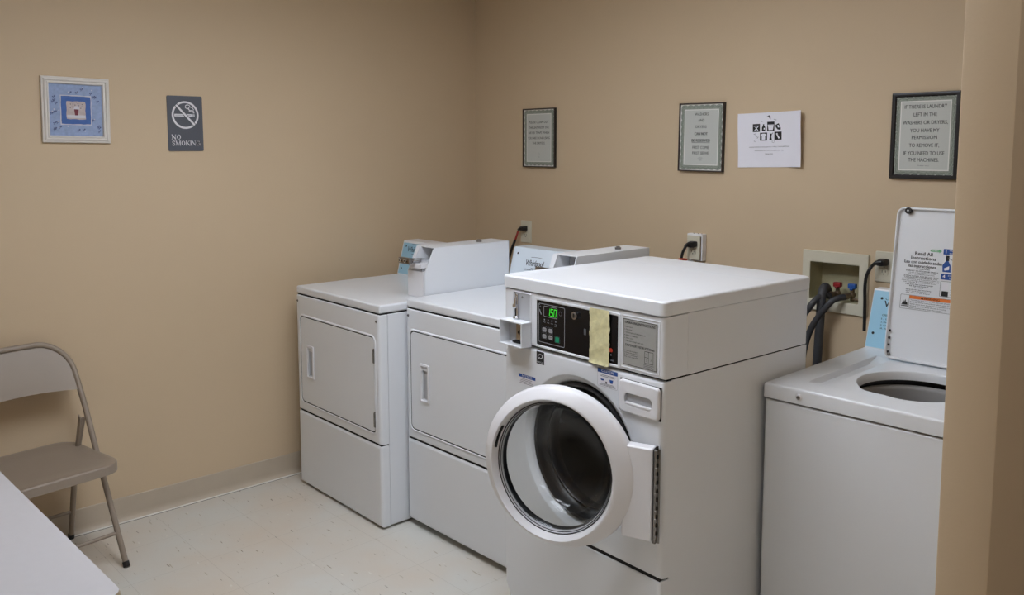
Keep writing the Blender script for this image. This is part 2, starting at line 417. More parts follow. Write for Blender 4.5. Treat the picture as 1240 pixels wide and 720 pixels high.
    mc = b.build('meter_case', t, 'white box of the coin meter')
    b = MB()
    zs = zf+.016
    b.box(a0+.034,a1-.014,.232,.352,zs,zs+.022,PLAS,.003)
    b.box(a0-.002,a0+.085,.214,.262,zs+.026,zs+.036,CHROME,.002)
    b.box(a0-.006,a0+.078,.198,.218,zs+.018,zs+.046,STEEL,.003)
    for k in range(4):
        b.cyl((a0+.008+.02*k,.1985,zs+.032),(a0+.008+.02*k,.195,zs+.032),.0085,VALVE if k%2 else CHROME,12)
        b.cyl((a0+.008+.02*k,.1952,zs+.032),(a0+.008+.02*k,.1942,zs+.032),.0035,DARK,10)
    b.box(a0+.010,a0+.06,.195,.30,zs+.032,zs+.036,STEEL,.001); b.box(a0+.034,a1-.02,.245,.30,zs-.012,zs-.001,PLASG,.002)
    b.build('coin_slide', mc, 'chrome push slide with coin slots')
    for x, y in ((.05,.09),(W-.05,.09),(.05,D-.10),(W-.05,D-.10)):
        b = MB(); zb = -t.location.z; b.cyl((x,y,zb),(x,y,zb+.008),.020,RUBBER,16); b.cyl((x,y,zb+.008),(x,y,.014),.008,STEEL,10); b.build('levelling_foot', t)
d1 = thing('tumble_dryer', 'white coin-operated clothes dryer nearest the room corner, pale blue console on top', 'dryer', (.133,-1.2788,0), -.0157, 'coin-operated dryers')
dryer(d1, (.045,.697,.434,.851), (.104,.174,.558,.722), ((.741,.806),(.457,.527)), BLUEC, 0)
d2 = thing('tumble_dryer', 'white coin-operated clothes dryer partly hidden behind the open front-loading washer', 'dryer', (.8836,-1.1601,.0187), -.0006, 'coin-operated dryers')
dryer(d2, (.037,.700,.432,.859), (.105,.170,.563,.732), ((.741,.806),(.457,.527)), WHITEC, 1)

# ------------------------------------------------------------------ front loading washer
def washer():
    t = thing('front_loading_washer', 'white front-loading coin washer with its round glass door hanging open', 'washing machine', (1.7180,-1.3395,0), -.046)
    W, H, LZ, CZ, SZ, D = .7120, 1.2325, 1.1889, 1.0002, .4006, .752
    PC = (.362, .690)
    # cabinet walls (open front)
    b = MB()
    for x0, x1 in ((.002,.006),(W-.006,W-.002)):
        b.box(x0,x1,.040,D-.01,.045,CZ-.002,ENAMD)
    b.box(.002,W-.002,D-.012,D-.008,.045,CZ-.002,ENAMD); b.box(.004,W-.004,.02,D-.012,CZ-.006,CZ-.002,DARK); b.box(.004,W-.004,.04,D-.012,.045,.05,DARK)
    b.box(.006,W-.006,.006,.03,SZ-.006,SZ+.006,DARK); b.box(W-.006,W-.003,.034,.045,.06,CZ-.004,DARK)
    b.build('cabinet', t)
    # control head
    b = MB()
    def hl(i, d, r=.003): return front(rr(i,W-i,CZ+.003+i*.7,LZ-.003-i*.3,r), d)
    b.loft([hl(0,.1055), hl(0,.012), hl(.003,.005), hl(.008,.001), hl(.014,0,.006)], ENAM, True, True)
    b.box(.001,W-.001,.1075,D-.012,CZ+.002,LZ-.001,ENAMD,.002); b.box(.004,W-.004,.09,.12,CZ+.004,LZ-.004,DARK)
    b.build('control_head', t)
    # cover
    b = MB()
    L = [flat(rr(-.004,W+.003,-.006,D+.004,.02), LZ+.001), flat(rr(-.005,W+.004,-.007,D+.005,.02), H-.008)]
    for k in range(1,6):
        a = R(90*k/5); i = .008*(1-math.cos(a)); L.append(flat(rr(-.005+i,W+.004-i,-.007+i,D+.005-i,.022), H-.008+.008*math.sin(a)))
    L.append(flat(rr(.016,W-.012,.018,.582,.012), H)); L.append(flat(rr(.020,W-.016,.022,.577,.010), H-.003))
    b.loft(L, ENAM, True, True)
    b.build('top_cover', t)
    # front panel with round porthole
    b = MB()
    def ol(i, d, r=.003):
        P = []
        x0,x1,z0,z1 = i,W-i,SZ+.003+i*.6,CZ-.003-i*.6
        for k in range(64):
            a = 2*PI*(k+.5)/64; dx, dz = math.cos(a), math.sin(a)
            tx = ((x1 if dx > 0 else x0)-PC[0])/dx if abs(dx) > 1e-9 else 1e9
            tz = ((z1 if dz > 0 else z0)-PC[1])/dz if abs(dz) > 1e-9 else 1e9
            q = min(tx, tz); P.append((PC[0]+q*dx, PC[1]+q*dz))
        # snap nearest sample to every corner
        for cxn, czn in ((x0,z0),(x0,z1),(x1,z0),(x1,z1)):
            j = min(range(64), key=lambda k: (P[k][0]-cxn)**2+(P[k][1]-czn)**2); P[j] = (cxn, czn)
        return front(P, d)
    def pc(r, d): return front(circ(PC[0], PC[1], r, 64, a0=2*PI*.5/64), d)
    b.loft([ol(0,.040), ol(0,.020), ol(.002,.010), ol(.008,.003), ol(.018,0), pc(.258,0), pc(.252,.003), pc(.246,.010), pc(.240,.012), pc(.234,.020), pc(.226,.035)], ENAM)
    b.build('front_panel', t)
    b = MB(); prof = [(.228,.028),(.226,.018),(.220,.014),(.214,.018),(.210,.032),(.206,.050),(.198,.058),(.192,.050),(.186,.048),(.181,.056),(.179,.075),(.190,.10)]
    b.loft([pc(r, d) for r, d in prof], RUBBER); b.build('door_gasket', t, 'black rubber door gasket')
    b = MB(); prof = [(.188,.09),(.235,.095),(.240,.11),(.240,.25),(.238,.40),(.225,.43),(.170,.435),(.165,.428),(.10,.428),(.095,.42),(.03,.42)]
    b.loft([pc(r, d) for r, d in prof], DRUM, False, True)
    for k in range(3):
        a = R(50+120*k); c_, s_ = math.cos(a), math.sin(a)
        b.prism([(PC[0]+c_*.238-s_*w, .12, PC[1]+s_*.238+c_*w) for w in (-.03,.03)]+[(PC[0]+c_*.19, .12, PC[1]+s_*.19)], (0,.28,0), DRUM)
    b.build('drum', t, 'dark steel drum')
    # lower panel
    b = MB(); L = []
    def lp(i, d):
        P = [(W-i,SZ-.003-i*.6),(i,SZ-.003-i*.6),(i,.125),(i+.028,.072),(i+.07,.055),(i+.07,.045+i*.3),(W-i,.045+i*.3)]
        return front(P, d)
    b.loft([lp(0,.042), lp(0,.018), lp(.002,.008), lp(.007,.002), lp(.014,0)], ENAM, True, True); b.build('lower_panel', t)
    for x, y in ((.09,.07),(W-.06,.07),(.09,D-.09),(W-.06,D-.09)):
        b = MB(); b.cyl((x,y,0),(x,y,.014),.024,RUBBER,16); b.cyl((x,y,.014),(x,y,.05),.010,STEEL,10); b.build('levelling_foot', t)
    # coin slot recess plate + lever + payment cup
    b = MB(); u0,u1,v0,v1 = .054,.140,1.083,1.178
    b.loft([front(rr(u0-.004,u1+.004,v0-.002,v1+.004,.006),-.0005), front(rr(u0-.002,u1+.002,v0,v1+.002,.005),-.004), front(rr(u0,u1,v0,v1,.004),-.0042), front(rr(u0,u1,v0,v1,.004),-.001)], ENAM)
    b.box(u0,u1,-.0015,-.0005,v0,v1,PLASG)
    b.tube(smooth_path([(u0+.020,-.005,v1-.006),(u0+.022,-.014,v1-.028),(u0+.026,-.018,v1-.050)]), [.004]*13, CHROME, 10)
    b.box(u0+.014,u0+.026,-.010,-.001,v0+.006,v1-.004,CHROME,.003); b.box(u0+.017,u0+.020,-.0115,-.009,v0+.012,v0+.045,DARK)
    b.sphere((u0+.018,-.012,v1-.046),.010,CHROME,(1.1,.8,.9)); b.sphere((u0+.020,-.010,v0+.008),.011,CHROME,(1.2,.9,.7)); b.sphere((u0+.045,-.003,v1-.014),.004,STEEL,(1,.6,1))
    b.build('coin_slot', t, 'grey plate with a chrome coin slot lever')
    b = MB(); c0,c1,cz0,cz1,cb = .0005,.142,1.003,1.083,-.044
    lx0 = .026
    b.box(lx0,c1+.003,cb,.0,cz1-.002,cz1+.003,ENAM,.001)
    b.box(lx0,c1+.001,cb-.003,0,cz0-.003,cz0+.002,ENAM,.001)
    b.box(c1-.005,c1,cb,0,cz0,cz1,ENAM,.001); b.box(lx0,lx0+.004,cb,0,cz0,cz1,ENAM,.001); b.box(lx0,c1,-.003,-.0005,cz0,cz1,PLASG)
    b.box(lx0+.058,lx0+.094,-.018,-.002,cz0+.016,cz0+.070,BRASS,.002); b.cyl((lx0+.076,-.018,cz0+.043),(lx0+.076,-.021,cz0+.043),.008,VALVE,12); b.cyl((lx0+.076,-.0205,cz0+.043),(lx0+.076,-.0225,cz0+.043),.004,DARK,10)
    b.box(lx0+.040,lx0+.108,-.020,-.002,cz0+.004,cz0+.010,DARK,.001); b.build('coin_return_cup', t, 'white open cup with a brass lock inside')
    # electronic control panel
    b = MB(); u0,u1,v0,v1 = .1655,.541,1.010,1.1705
    b.loft([front(rr(u0-.004,u1+.004,v0-.004,v1+.004,.006),0), front(rr(u0-.002,u1+.002,v0-.002,v1+.002,.005),-.003), front(rr(u0+.003,u1-.003,v0+.003,v1-.003,.004),-.003), front(rr(u0+.006,u1-.006,v0+.006,v1-.006,.003),-.0005)], ENAM)
    b.box(u0+.005,u1-.005,-.001,-.0002,v0+.005,v1-.005,BLACK)
    P = Plane(b, (u0,-.001,v0), (1,0,0), (0,0,1)); w, h = u1-u0, v1-v0
    P.outline(.014,.140,.016,h-.014,.002,BTN,0,.006)
    P.outline(.040,.106,h-.056,h-.020,.0018,BTN,1,.004); P.rect(.042,.104,h-.054,h-.022,BLACK,0,.003)
    # seven segment 150 (slightly slanted)
    segs = {'1':'bc','5':'afgcd','0':'abcdef'}
    for k, ch in enumerate('150'):
        ox, oz, sw, shh = .058+.0155*k, h-.050, .010, .023
        S = {'a':((0,shh),(sw,shh)),'b':((sw,shh),(sw,shh/2)),'c':((sw,shh/2),(sw,0)),'d':((0,0),(sw,0)),'e':((0,0),(0,shh/2)),'f':((0,shh/2),(0,shh)),'g':((0,shh/2),(sw,shh/2))}
        for q in segs[ch]:
            P.line([(ox+x+.0015*z/shh*2, oz+z) for x, z in S[q]], .0028, GREEN, 2)
    P.line([(.018,h-.028),(.026,h-.024)],.002,BTN,1); P.line([(.020,h-.036),(.028,h-.050)],.004,BTN,1); P.line([(.018,h-.020),(.022,h-.018)],.0016,BTN,1)
    P.ring(circ(.120,h-.036,.007,16), circ(.120,h-.036,.0055,16), INKG, 1)
    for k in range(4):
        P.disc(.044+.018*k, h-.066, .0026, BTN, 1, 10); P.text(('WASH','RINSE','SPIN','DOOR')[k], .044+.018*k, h-.075, .003, BTN, 1, .011)
    P.text('LOCKED', .098, h-.081, .003, BTN, 1, .013)
    P.text('ADD', .046, h-.0075-.006, .0001, BLACK, 0)
    for i in range(2):
        for j in range(2):
            P.outline(.030+.030*i,.056+.030*i,.026+.022*(1-j)+.004,.044+.022*(1-j)+.006,.001,INKG,1,.003)
            P.rect(.034+.030*i,.054+.030*i,.030+.022*(1-j)+.002,.046+.022*(1-j),BTN,2,.005)
            P.text(('HOT','WARM','COLD','PERM')[2*j+i], .044+.030*i, .039+.022*(1-j), .0036, INK, 3, .013)
    P.outline(.093,.118,.026,.048,.001,INKG,1,.003); P.rect(.096,.115,.028,.046,GREENB,2,.003)
    P.rect(.226,.236,.074,.094,INKG,0,.002)
    P.rect(w-.041,w-.026,.040,.052,REDL,1,.005); P.disc(w-.032,.032,.0025,BTN,1,10); P.text('OPEN', w-.028, .015, .004, BTN, 1, .014)
    b.cyl((u0+.191,-.001,v1-.030),(u0+.191,-.011,v1-.030),.0125,CHROME,20); b.cyl((u0+.191,-.011,v1-.030),(u0+.191,-.0125,v1-.030),.008,STEEL,16); b.box(u0+.190,u0+.192,-.0135,-.012,v1-.036,v1-.024,DARK)
    b.build('control_panel', t, 'black control panel with green display and buttons')
    # strip of tape, slightly wavy
    b = MB(); rnd = random.Random(4); n = 22; rows = []
    for k in range(n+1):
        f = k/n; z = 1.176-.172*f; e0, e1 = rnd.uniform(-.0014,.0014), rnd.uniform(-.0014,.0014)
        rows.append([(.4215+.084*j/6+(e0 if j == 0 else e1 if j == 6 else 0)-.001*f, -.0062-.0012*math.sin(f*17+j)-(.004 if k == n else 0), z-.004*(j/6)*0) for j in range(7)])
    vs = [[b.V(p) for p in r] for r in rows]; vb = [[b.V((p[0],p[1]+.0006,p[2])) for p in r] for r in rows]
    for k in range(n):
        for j in range(6):
            b.face([vs[k][j],vs[k+1][j],vs[k+1][j+1],vs[k][j+1]],TAPE); b.face([vb[k][j],vb[k][j+1],vb[k+1][j+1],vb[k+1][j]],TAPE)
    b.build('masking_tape', t, 'strip of pale yellow tape', wn=False)
    # instruction plate
    b = MB(); u0,u1,v0,v1 = .5565,.688,1.0235,1.1635
    b.loft([front(rr(u0-.010,u1+.010,v0-.010,v1+.010,.006),0), front(rr(u0-.009,u1+.009,v0-.009,v1+.009,.006),-.0015), front(rr(u0-.007,u1+.007,v0-.007,v1+.007,.005),-.0015), front(rr(u0-.006,u1+.006,v0-.006,v1+.006,.005),-.0003)], ENAM)
    b.box(u0,u1,-.0015,-.0002,v0,v1,PLATE)
    P = Plane(b, (u0,-.0015,v0), (1,0,0), (0,0,1), .0003, .0003); w, h = u1-u0, v1-v0
    P.outline(.001,w-.001,.001,h-.001,.0014,INK,0)
    P.text('OPERATING INSTRUCTIONS', w/2, h-.011, .0075, INK, 0, w-.016, bold=.03)
    for k, s_ in enumerate(['1. Load washer', '2. Close door', '3. Add detergent and measured amount', '4. Select wash setting', '5. Insert coins', '6. Push start to begin wash cycle']):
        P.text(s_, .006, h-.024-.0085*k, .0042, INK, 0, .0018*len(s_)*1.25, 'LEFT')
    P.text('DISPENSER INSTRUCTIONS', w/2, h-.079, .007, INK, 0, w-.02, bold=.03)
    for k, s_ in enumerate(['1. Main wash detergent', '2. Prewash detergent only', '3. Fabric softener', '   Do not overfill']):
        P.text(s_, .006, h-.096-.006*k, .0036, INK, 0, .052, 'LEFT')
    P.outline(.085,.118,.018,.054,.0012,INK,0); P.line([(.100,.018),(.100,.054)],.001,INK,0); P.line([(.085,.036),(.100,.036)],.001,INK,0)
    for q, s_ in (((.0925,.045),'1'),((.0925,.027),'2'),((.109,.030),'3')): P.text(s_, q[0], q[1], .005, INK, 0)
    for k in range(3): P.rect(.082,.120-.008*(k==1),.005+.004*k,.0062+.004*k,INKG,0)
    b.build('instruction_plate', t, 'grey plate with black operating instructions')
    # detergent drawer
    b = MB(); u0,u1,v0,v1 = .549,.703,.882,.979
    b.box(u0-.0015,u1+.0015,-.0006,.003,v0-.0015,v1+.0015,DARK)
    panel(b, u0,u1,v0,v1,.004,-.012,.012,.006,PLAS,(u0+.022,u1-.022,v0+.024,v0+.062,.014,.0105,PLASG)); b.box(u0+.028,u1-.028,-.0135,-.003,v0+.0255,v0+.034,PLAS,.003)
    b.build('detergent_drawer', t)
    # stickers
    b = MB(); P = Plane(b, (.452,-.0002,.936), (1,0,0), (0,0,1), .0003, .0003)
    P.rect(0,.084,0,.056,STICKW,0,.004); P.outline(0,.084,0,.056,.0008,BTN,1,.004); P.rect(0,.084,.043,.056,STICKB,1); P.text('CAUTION', .042, .0495, .0075, STICKW, 2, .05, bold=.02)
    for k, ww in enumerate((.07,.06)): P.rect(.042-ww/2,.042+ww/2,.036-.004*k,.0375-.004*k,INKG,1)
    P.poly([(.013,.024),(.028,.024),(.026,.019),(.015,.019)],STICKB,1); P.rect(.034,.040,.012,.018,INK,1); P.poly([(.050,.027),(.066,.027),(.063,.016),(.053,.016)],STICKB,1)
    for k in range(3): P.rect(.008+.004*k,.076-.003*k,.004+.003*k,.0052+.003*k,INKG,1)
    b.build('notice_sticker', t, 'white sticker with blue heading and small pictures')
    b = MB(); P = Plane(b, (.078,-.0002,.862), (1,0,0), (0,0,1), .0003, .0003)
    P.rect(0,.086,0,.036,STICKW,0,.003); P.rect(0,.086,.025,.036,STICKB,1); P.text('NOTICE', .043, .0305, .0072, STICKW, 2, .05, bold=.02)
    for k in range(4): P.rect(.005+.002*k,.080-.004*k,.004+.005*k,.006+.005*k,BTN,1)
    b.build('notice_sticker', t, 'white sticker with blue heading')
    b = MB(); P = Plane(b, (.169,-.0002,.950), (1,0,0), (0,0,1), .0003, .0003)
    P.rect(0,.038,0,.042,INK,0); P.line([(.020+.013*math.cos(R(a)), .022+.011*math.sin(R(a))) for a in range(30,200,20)],.0022,STICKW,1)
    P.line([(.006,.014),(.014,.022),(.022,.018),(.030,.026)],.0022,STICKW,1); P.poly([(.027,.027),(.031,.030),(.030,.023)],STICKW,1); P.text('ENERGY STAR', .019, .0055, .005, STICKW, 1, .032, bold=.02)
    b.build('energy_sticker', t, 'black sticker with a white star mark')
    # screws / open door
    HX, HY, TH = .700, -.030, R(22)
    M = Matrix.Translation((HX,HY,0)) @ Matrix.Rotation(TH,4,'Z')
    DC = (-.300, .700); KU = .925
    b = MB(M)
    def dl(r, d, k=1.0):
        c = (1-k)/.075; q = r*(1+.022*c)
        return [(DC[0]-.011*c+q*k*math.cos(2*PI*i/72), d, DC[1]-.006*c+q*math.sin(2*PI*i/72)) for i in range(72)]
    prof = [(.190,.030,KU),(.245,.026,1),(.250,.020,1),(.2505,.004,1),(.2485,-.003,1),(.244,-.008,.998),(.232,-.018,.985),(.220,-.027,.955),(.2165,-.029,.94),(.2145,-.029,.93),(.213,-.0275,.925),(.203,-.004,.925)]
    b.loft([dl(*p) for p in prof], PLAS)
    dr = b.build('door', t, 'round white door ring')
    b = MB(M); b.loft([dl(.202,-.004,.925), dl(.199,-.004,.925), dl(.197,.001,.925), dl(.1945,.001,.925), dl(.192,.008,.925),dl(.190,.030,.925)], [RUBBER,PLASG,RUBBER,PLASG,RUBBER]); b.build('seal_ring', dr, 'thin black and grey seal')
    b = MB(M); prof = [(.1925,.004),(.188,.012),(.180,.040),(.172,.075),(.160,.105),(.138,.125),(.10,.134),(.05,.137)]
    inn = [(r-.004, d-.003) for r, d in prof]
    b.loft([dl(r,d,.925) for r, d in prof], GLASS, False, True); b.loft([dl(r,d,.925) for r, d in inn], GLASS, False, True)
    b.build('glass_bowl', dr, 'clear glass bowl')
    b = MB(M)                                       # hinge flap
    def fl(i, d): return front(rr(-.092+i,.004-i,.527+i,.808-i,.006), d)
    b.loft([fl(0,.028), fl(0,.002), fl(.003,-.003), fl(.007,-.005)], PLAS, True, True); b.build('hinge_flap', dr, 'white rectangular flap beside the hinge')
    b = MB(M); b.box(.005,.011,-.003,.024,.527,.808,DARK)
    b.box(.009,.024,.002,.004,.527,.808,STEEL); b.cyl((.011,-.002,.527),(.011,-.002,.808),.0045,STEEL,12)
    for k in range(11):
        z = .540+.0255*k
        b.box(.010,.0175,-.0075,.0015,z,z+.011,STEEL,.001); b.box(.0125,.019,-.004,.0012,z+.012,z+.022,DARK)
    b.build('hinge', dr, 'long steel piano hinge')
    b = MB(M); pts = []
    for a in range(148,170,3): pts.append((DC[0]-.011+.2115*.925*math.cos(R(a)), -.018, DC[1]-.006+.2115*math.sin(R(a))))
    b.tube(pts, .0045, DARK, 8); b.build('finger_grip', dr, 'dark finger slot')
    b = MB(); b.box(.150,.168,-.004,.004,.66,.72,PLASG,.002); b.cyl((.159,-.006,.70),(.159,.0,.70),.006,STEEL,12); b.cyl((.159,-.006,.675),(.159,.0,.675),.004,DARK,12)
    b.bm.free()
washer()

# ------------------------------------------------------------------ top loading washer
def topload():
    t = thing('top_loading_washer', 'white top-loading washer with its lid raised, right of the front-loading one', 'washing machine', (2.4710,-.8950,0), .018)
    W, H, SZ, D = .685, .9205, .8708, .825
    b = MB()
    for x0, x1 in ((.0,.004),(W-.004,W)): b.box(x0,x1,.03,D-.01,.02,SZ-.003,ENAMD)
    b.box(0,W,D-.012,D-.008,.02,SZ-.003,ENAMD); b.box(.008,W-.008,.012,.03,.02,SZ+.004,DARK); b.box(.004,W-.004,.03,D-.012,.02,.025,DARK)
    b.build('cabinet', t)
    b = MB(); panel(b, -.002,W+.002,.02,SZ-.003,.045,0,.004,.010,ENAM); b.build('front_panel', t)
    # top with tub opening
    OC = (.3425, .302)
    b = MB()
    def ol(i, z, y1=D):
        P = []; x0,x1,y0 = -.003+i,W+.003-i,-.004+i; y1 = y1-i
        for k in range(64):
            a = 2*PI*(k+.5)/64; dx, dy = math.cos(a), math.sin(a)
            tx = ((x1 if dx > 0 else x0)-OC[0])/dx; ty = ((y1 if dy > 0 else y0)-OC[1])/dy; q = min(tx,ty); P.append((OC[0]+q*dx, OC[1]+q*dy))
        for cx_, cy_ in ((x0,y0),(x0,y1),(x1,y0),(x1,y1)):
            j = min(range(64), key=lambda k: (P[k][0]-cx_)**2+(P[k][1]-cy_)**2); P[j] = (cx_, cy_)
        return flat(P, z)
    def wav(r, z):
        P = []
        for k in range(64):
            a = 2*PI*(k+.5)/64; rr_ = r+.007*math.exp(-((a-R(235))/.14)**2)-.010*math.exp(-((a-R(262))/.18)**2)+.004*math.exp(-((a-R(300))/.2)**2)
            P.append((OC[0]+rr_*.90*math.cos(a), OC[1]+.006+rr_*.98*math.sin(a)))
        return flat(P, z)
    L = [ol(.002,SZ+.001), ol(0,SZ+.003), ol(0,H-.010), ol(.0012,H-.004), ol(.004,H-.001), ol(.009,H)]
    L2 = [wav(.194,H-.0015), wav(.189,H-.003), wav(.186,H-.008), wav(.184,H-.020), wav(.183,H-.031)]
    # lid seat: long shallow troughs at both sides
    def well(x0, y0, y1, zs, zf):
        x1 = W-x0; P = []
        for k in range(64):
            a = 2*PI*(k+.5)/64; dx, dy = math.cos(a), math.sin(a)
            tx = ((x1 if dx > 0 else x0)-OC[0])/dx; ty = ((y1 if dy > 0 else y0)-OC[1])/dy; q = min(tx,ty); P.append((OC[0]+q*dx, OC[1]+q*dy, zs if tx < ty else zf))
        for cx_, cy_ in ((x0,y0),(x0,y1),(x1,y0),(x1,y1)):
            j = min(range(64), key=lambda k: (P[k][0]-cx_)**2+(P[k][1]-cy_)**2); P[j] = (cx_, cy_, zf)
        return P
    L += [well(.090,.090,.600,H,H), well(.0912,.0910,.599,H-.001,H-.0004), well(.0960,.098,.590,H-.019,H-.0012), well(.150,.100,.585,H-.005,H-.0012), well(.154,.101,.584,H-.0012,H-.0012)]
    for lp in L2: L.append(lp)
    b.loft(L, ENAM); b.build('top_panel', t)
    b = MB(); T = lambda r, z, su=.9, sv=1.03: flat([(OC[0]+r*su*math.cos(2*PI*k/64), OC[1]+r*sv*math.sin(2*PI*k/64)) for k in range(64)], z)
    b.loft([T(.200,H-.030), T(.206,H-.034), T(.206,H-.064), T(.190,H-.068)], RUBBER); b.loft([T(.197,H-.050,.92,1), T(.186,H-.053,.92,1), T(.180,H-.064,.92,1), T(.182,H-.14,.95,1), T(.21,H-.15,1,1), T(.215,H-.4,1,1), T(.02,H-.42,1,1)], TUBG, False, True)
    b.tube([(OC[0],OC[1],H-.42),(OC[0],OC[1],H-.34),(OC[0],OC[1],H-.22)], [.06,.04,.035], TUBG, 20)
    b.build('wash_tub', t, 'grey tub with a black upper ring')
    b = MB(); b.sphere((.116,-.005,.8945),.011,PLAS,(1,.4,1)); b.sphere((.116,-.008,.8945),.007,STEEL,(1,.5,1)); b.box(.112,.120,-.0120,-.0112,.8938,.8952,DARK); b.build('screw', t)
    b = MB()
    pr = [(.7076,H-.001),(.770,1.128),(.775,1.134),(.822,1.134),(.822,H-.001)]
    b.loft([[(0,y,z) for y, z in pr],[(W,y,z) for y, z in pr]], PLAS, True, True)
    P = Plane(b, (0,.7076,H+.001), (1,0,0), (0,.0624,.2085)); Lh = math.hypot(.0624,.2085)
    P.rect(.002,W-.002,.002,Lh-.002,BLUET,0,.002)
    P.disc(.034,Lh-.030,.005,INK,1,12); P.disc(.022,.055,.005,INK,1,12)
    P.text('COMMERCIAL', .048, Lh-.030, .009, INK, 1, .10, 'LEFT', bold=.02); P.text('Whirlpool', .046, Lh-.050, .024, INK, 1, .14, 'LEFT', bold=.03)
    P.text('OPERATING INSTRUCTIONS', .045, Lh-.092, .007, INK, 1, .12, 'LEFT', bold=.02)
    for k in range(4): P.text(('1. Load','2. Detergent','3. Close lid','4. Start')[k], .044, Lh-.106-.012*k, .006, INK, 1, .05, 'LEFT')
    b.build('console', t, 'light blue console with black lettering')
    # raised lid
    Wl, Ll, ph = .402, .535, R(6.8)
    M = Matrix.Translation((.1265,.577,H+.003)) @ Matrix.Rotation(-ph,4,'X')
    b = MB(M)
    def ll(i, d, r): return front(rr(i,Wl-i,i,Ll-i,r), d)
    b.loft([ll(.004,.016,.022), ll(0,.012,.026), ll(0,-.003,.026), ll(.0015,-.006,.025), ll(.005,-.0065,.022), ll(.008,-.004,.018), ll(.010,.004,.016), ll(.020,.006,.012)], ENAM, True, True)
    lid = b.build('lid', t, 'raised white lid showing its underside')
    for x in (.040, Wl-.040):
        b = MB(M); b.cyl((x,.005,Ll-.012),(x,-.008,Ll-.012),.0115,RUBBER,20); b.cyl((x,-.008,Ll-.012),(x,-.011,Ll-.012),.009,RUBBER,20); b.cyl((x,-.0108,Ll-.012),(x,-.0125,Ll-.012),.003,PLAS,12)
        b.build('lid_bumper', lid, 'round black rubber bumper')
    b = MB(M); b.cyl((.004,.002,.030),(-.0,.002,.030),.004,RUBBER,10)
    for z in (.02,.045,.07,.095): b.box(.010,.016,-.004,.002,z,z+.008,RUBBER,.001)
    b.sphere((.017,-.003,.016),.006,STEEL,(1,.6,1)); b.build('lid_catch', lid, 'small black edge clips')
    b = MB(M); P = Plane(b, (0,.0055,0), (1,0,0), (0,0,1), .0006, .0003)
    cx = .1005
    P.text('Read All', cx, .3765, .0115, INK, 0, .058, bold=.03); P.text('Instructions', cx, .3615, .0115, INK, 0, .082, bold=.03)
    P.text('Lea con cuidado todas', cx, .3470, .0105, INK, 0, .124, bold=.025); P.text('las instrucciones.', cx, .3335, .0105, INK, 0, .094, bold=.025)
    y = .3235
    for k, (s_, ww, bo) in enumerate([('ATTENTION',.046,.03),('PERMIT CUSTOMER USERS',.106,.03),('to use only as directed and keep the lid closed',.096,0),('while the tub is moving during any part of cycle',.086,0),
                             ('ATENCION A AQUELLOS QUE',.116,.03),('USAN DETERGENTE DE',.110,.03),('alta eficiencia usar solo la cantidad indicada en',.124,0),('el paquete y no cargar demasiado la lavadora con',.124,0),('mas ropa de la que cabe en la tina',.110,0),
                             ('Para lavar bien no sobrecargar',.092,.03),('la lavadora',.064,.03),('Do not overload',.03,0),('wait for the tub to stop before opening',.084,.02),('espere a que se detenga la tina antes',.082,0),('de abrir la tapa',.08,0)]):
        P.text(s_, cx-.0006*k, y, .0042 if bo else .0034, INK, 0, ww, bold=bo); y -= .0053 if k not in (0,3,8,11) else .0075
    P.poly([(.124,.387),(.150,.387),(.150,.384),(.159,.391),(.150,.398),(.150,.395),(.124,.395),(.120,.391)], GREENL, 0); P.text('START', .137, .391, .0045, STICKW, 1, .022, bold=.02)
    # blue numbered pictures
    P.rect(.1635,.245,.381,.400,STICKB,0,.002); P.text('1', .172, .3905, .012, STICKW, 1, bold=.03); P.text('Measure', .200, .395, .005, STICKW, 1, .034); P.text('detergent', .200, .386, .005, STICKW, 1, .034)
    P.poly([(.166,.322),(.164,.345),(.174,.360),(.182,.360),(.190,.345),(.192,.322)],STICKB,0); P.rect(.173,.184,.360,.378,INK,0); P.poly([(.170,.334),(.186,.343),(.186,.330),(.172,.327)],STICKW,1); P.line([(.181,.370),(.200,.360)],.002,INKG,0); P.rect(.196,.240,.326,.372,BTN,0,.004)
    P.rect(.162,.245,.296,.316,STICKB,0,.002); P.text('4', .172, .306, .012, STICKW, 1, bold=.03); P.text('Choose', .202, .310, .005, STICKW, 1, .034); P.text('cycle', .202, .301, .005, STICKW, 1, .024)
    P.outline(.163,.245,.238,.291,.0011,INKG,0,.003); P.rect(.169,.190,.240,.257,INK,0,.002); P.rect(.170,.189,.260,.285,STICKW,0)
    for k in range(5): P.rect(.196,.236-.006*(k%2),.246+.008*k,.2475+.008*k,INKG,0)
    P.outline(.036,.245,.182,.2315,.0010,INKG,0,.003)
    P.rect(.066,.244,.219,.230,ORANGE,0); P.poly([(.104,.221),(.114,.221),(.109,.2285)],INK,1); P.text('WARNING', .140, .2243, .0072, INK, 1, .052, bold=.03)
    P.line([(.066,.183),(.066,.231)],.001,INKG,0)
    P.poly([(.041,.196),(.062,.196),(.060,.206),(.056,.204),(.054,.216),(.050,.205),(.047,.212),(.044,.203)],INK,1); P.line([(.041,.192),(.063,.192)],.0026,INK,1)
    for k, s_ in enumerate(['To reduce the risk of fire, electric shock or injury:','Read the owner instructions before using this washer.','Never place items dampened with gasoline in the washer.','Do not reach in while the tub is moving.','Keep children away from the machine.']):
        P.text(s_, .070, .2145-.0068*k, .0042, INK, 0, (.16,.155,.16,.12,.11)[k], 'LEFT')
    b.build('lid_label', lid, 'instruction text with orange warning label and blue pictures', wn=False)
    for x, y in ((.06,.08),(W-.06,.08),(.06,D-.08),(W-.06,D-.08)):
        b = MB(); b.cyl((x,y,0),(x,y,.012),.022,RUBBER,16); b.cyl((x,y,.012),(x,y,.025),.010,STEEL,10); b.build('levelling_foot', t)
topload()

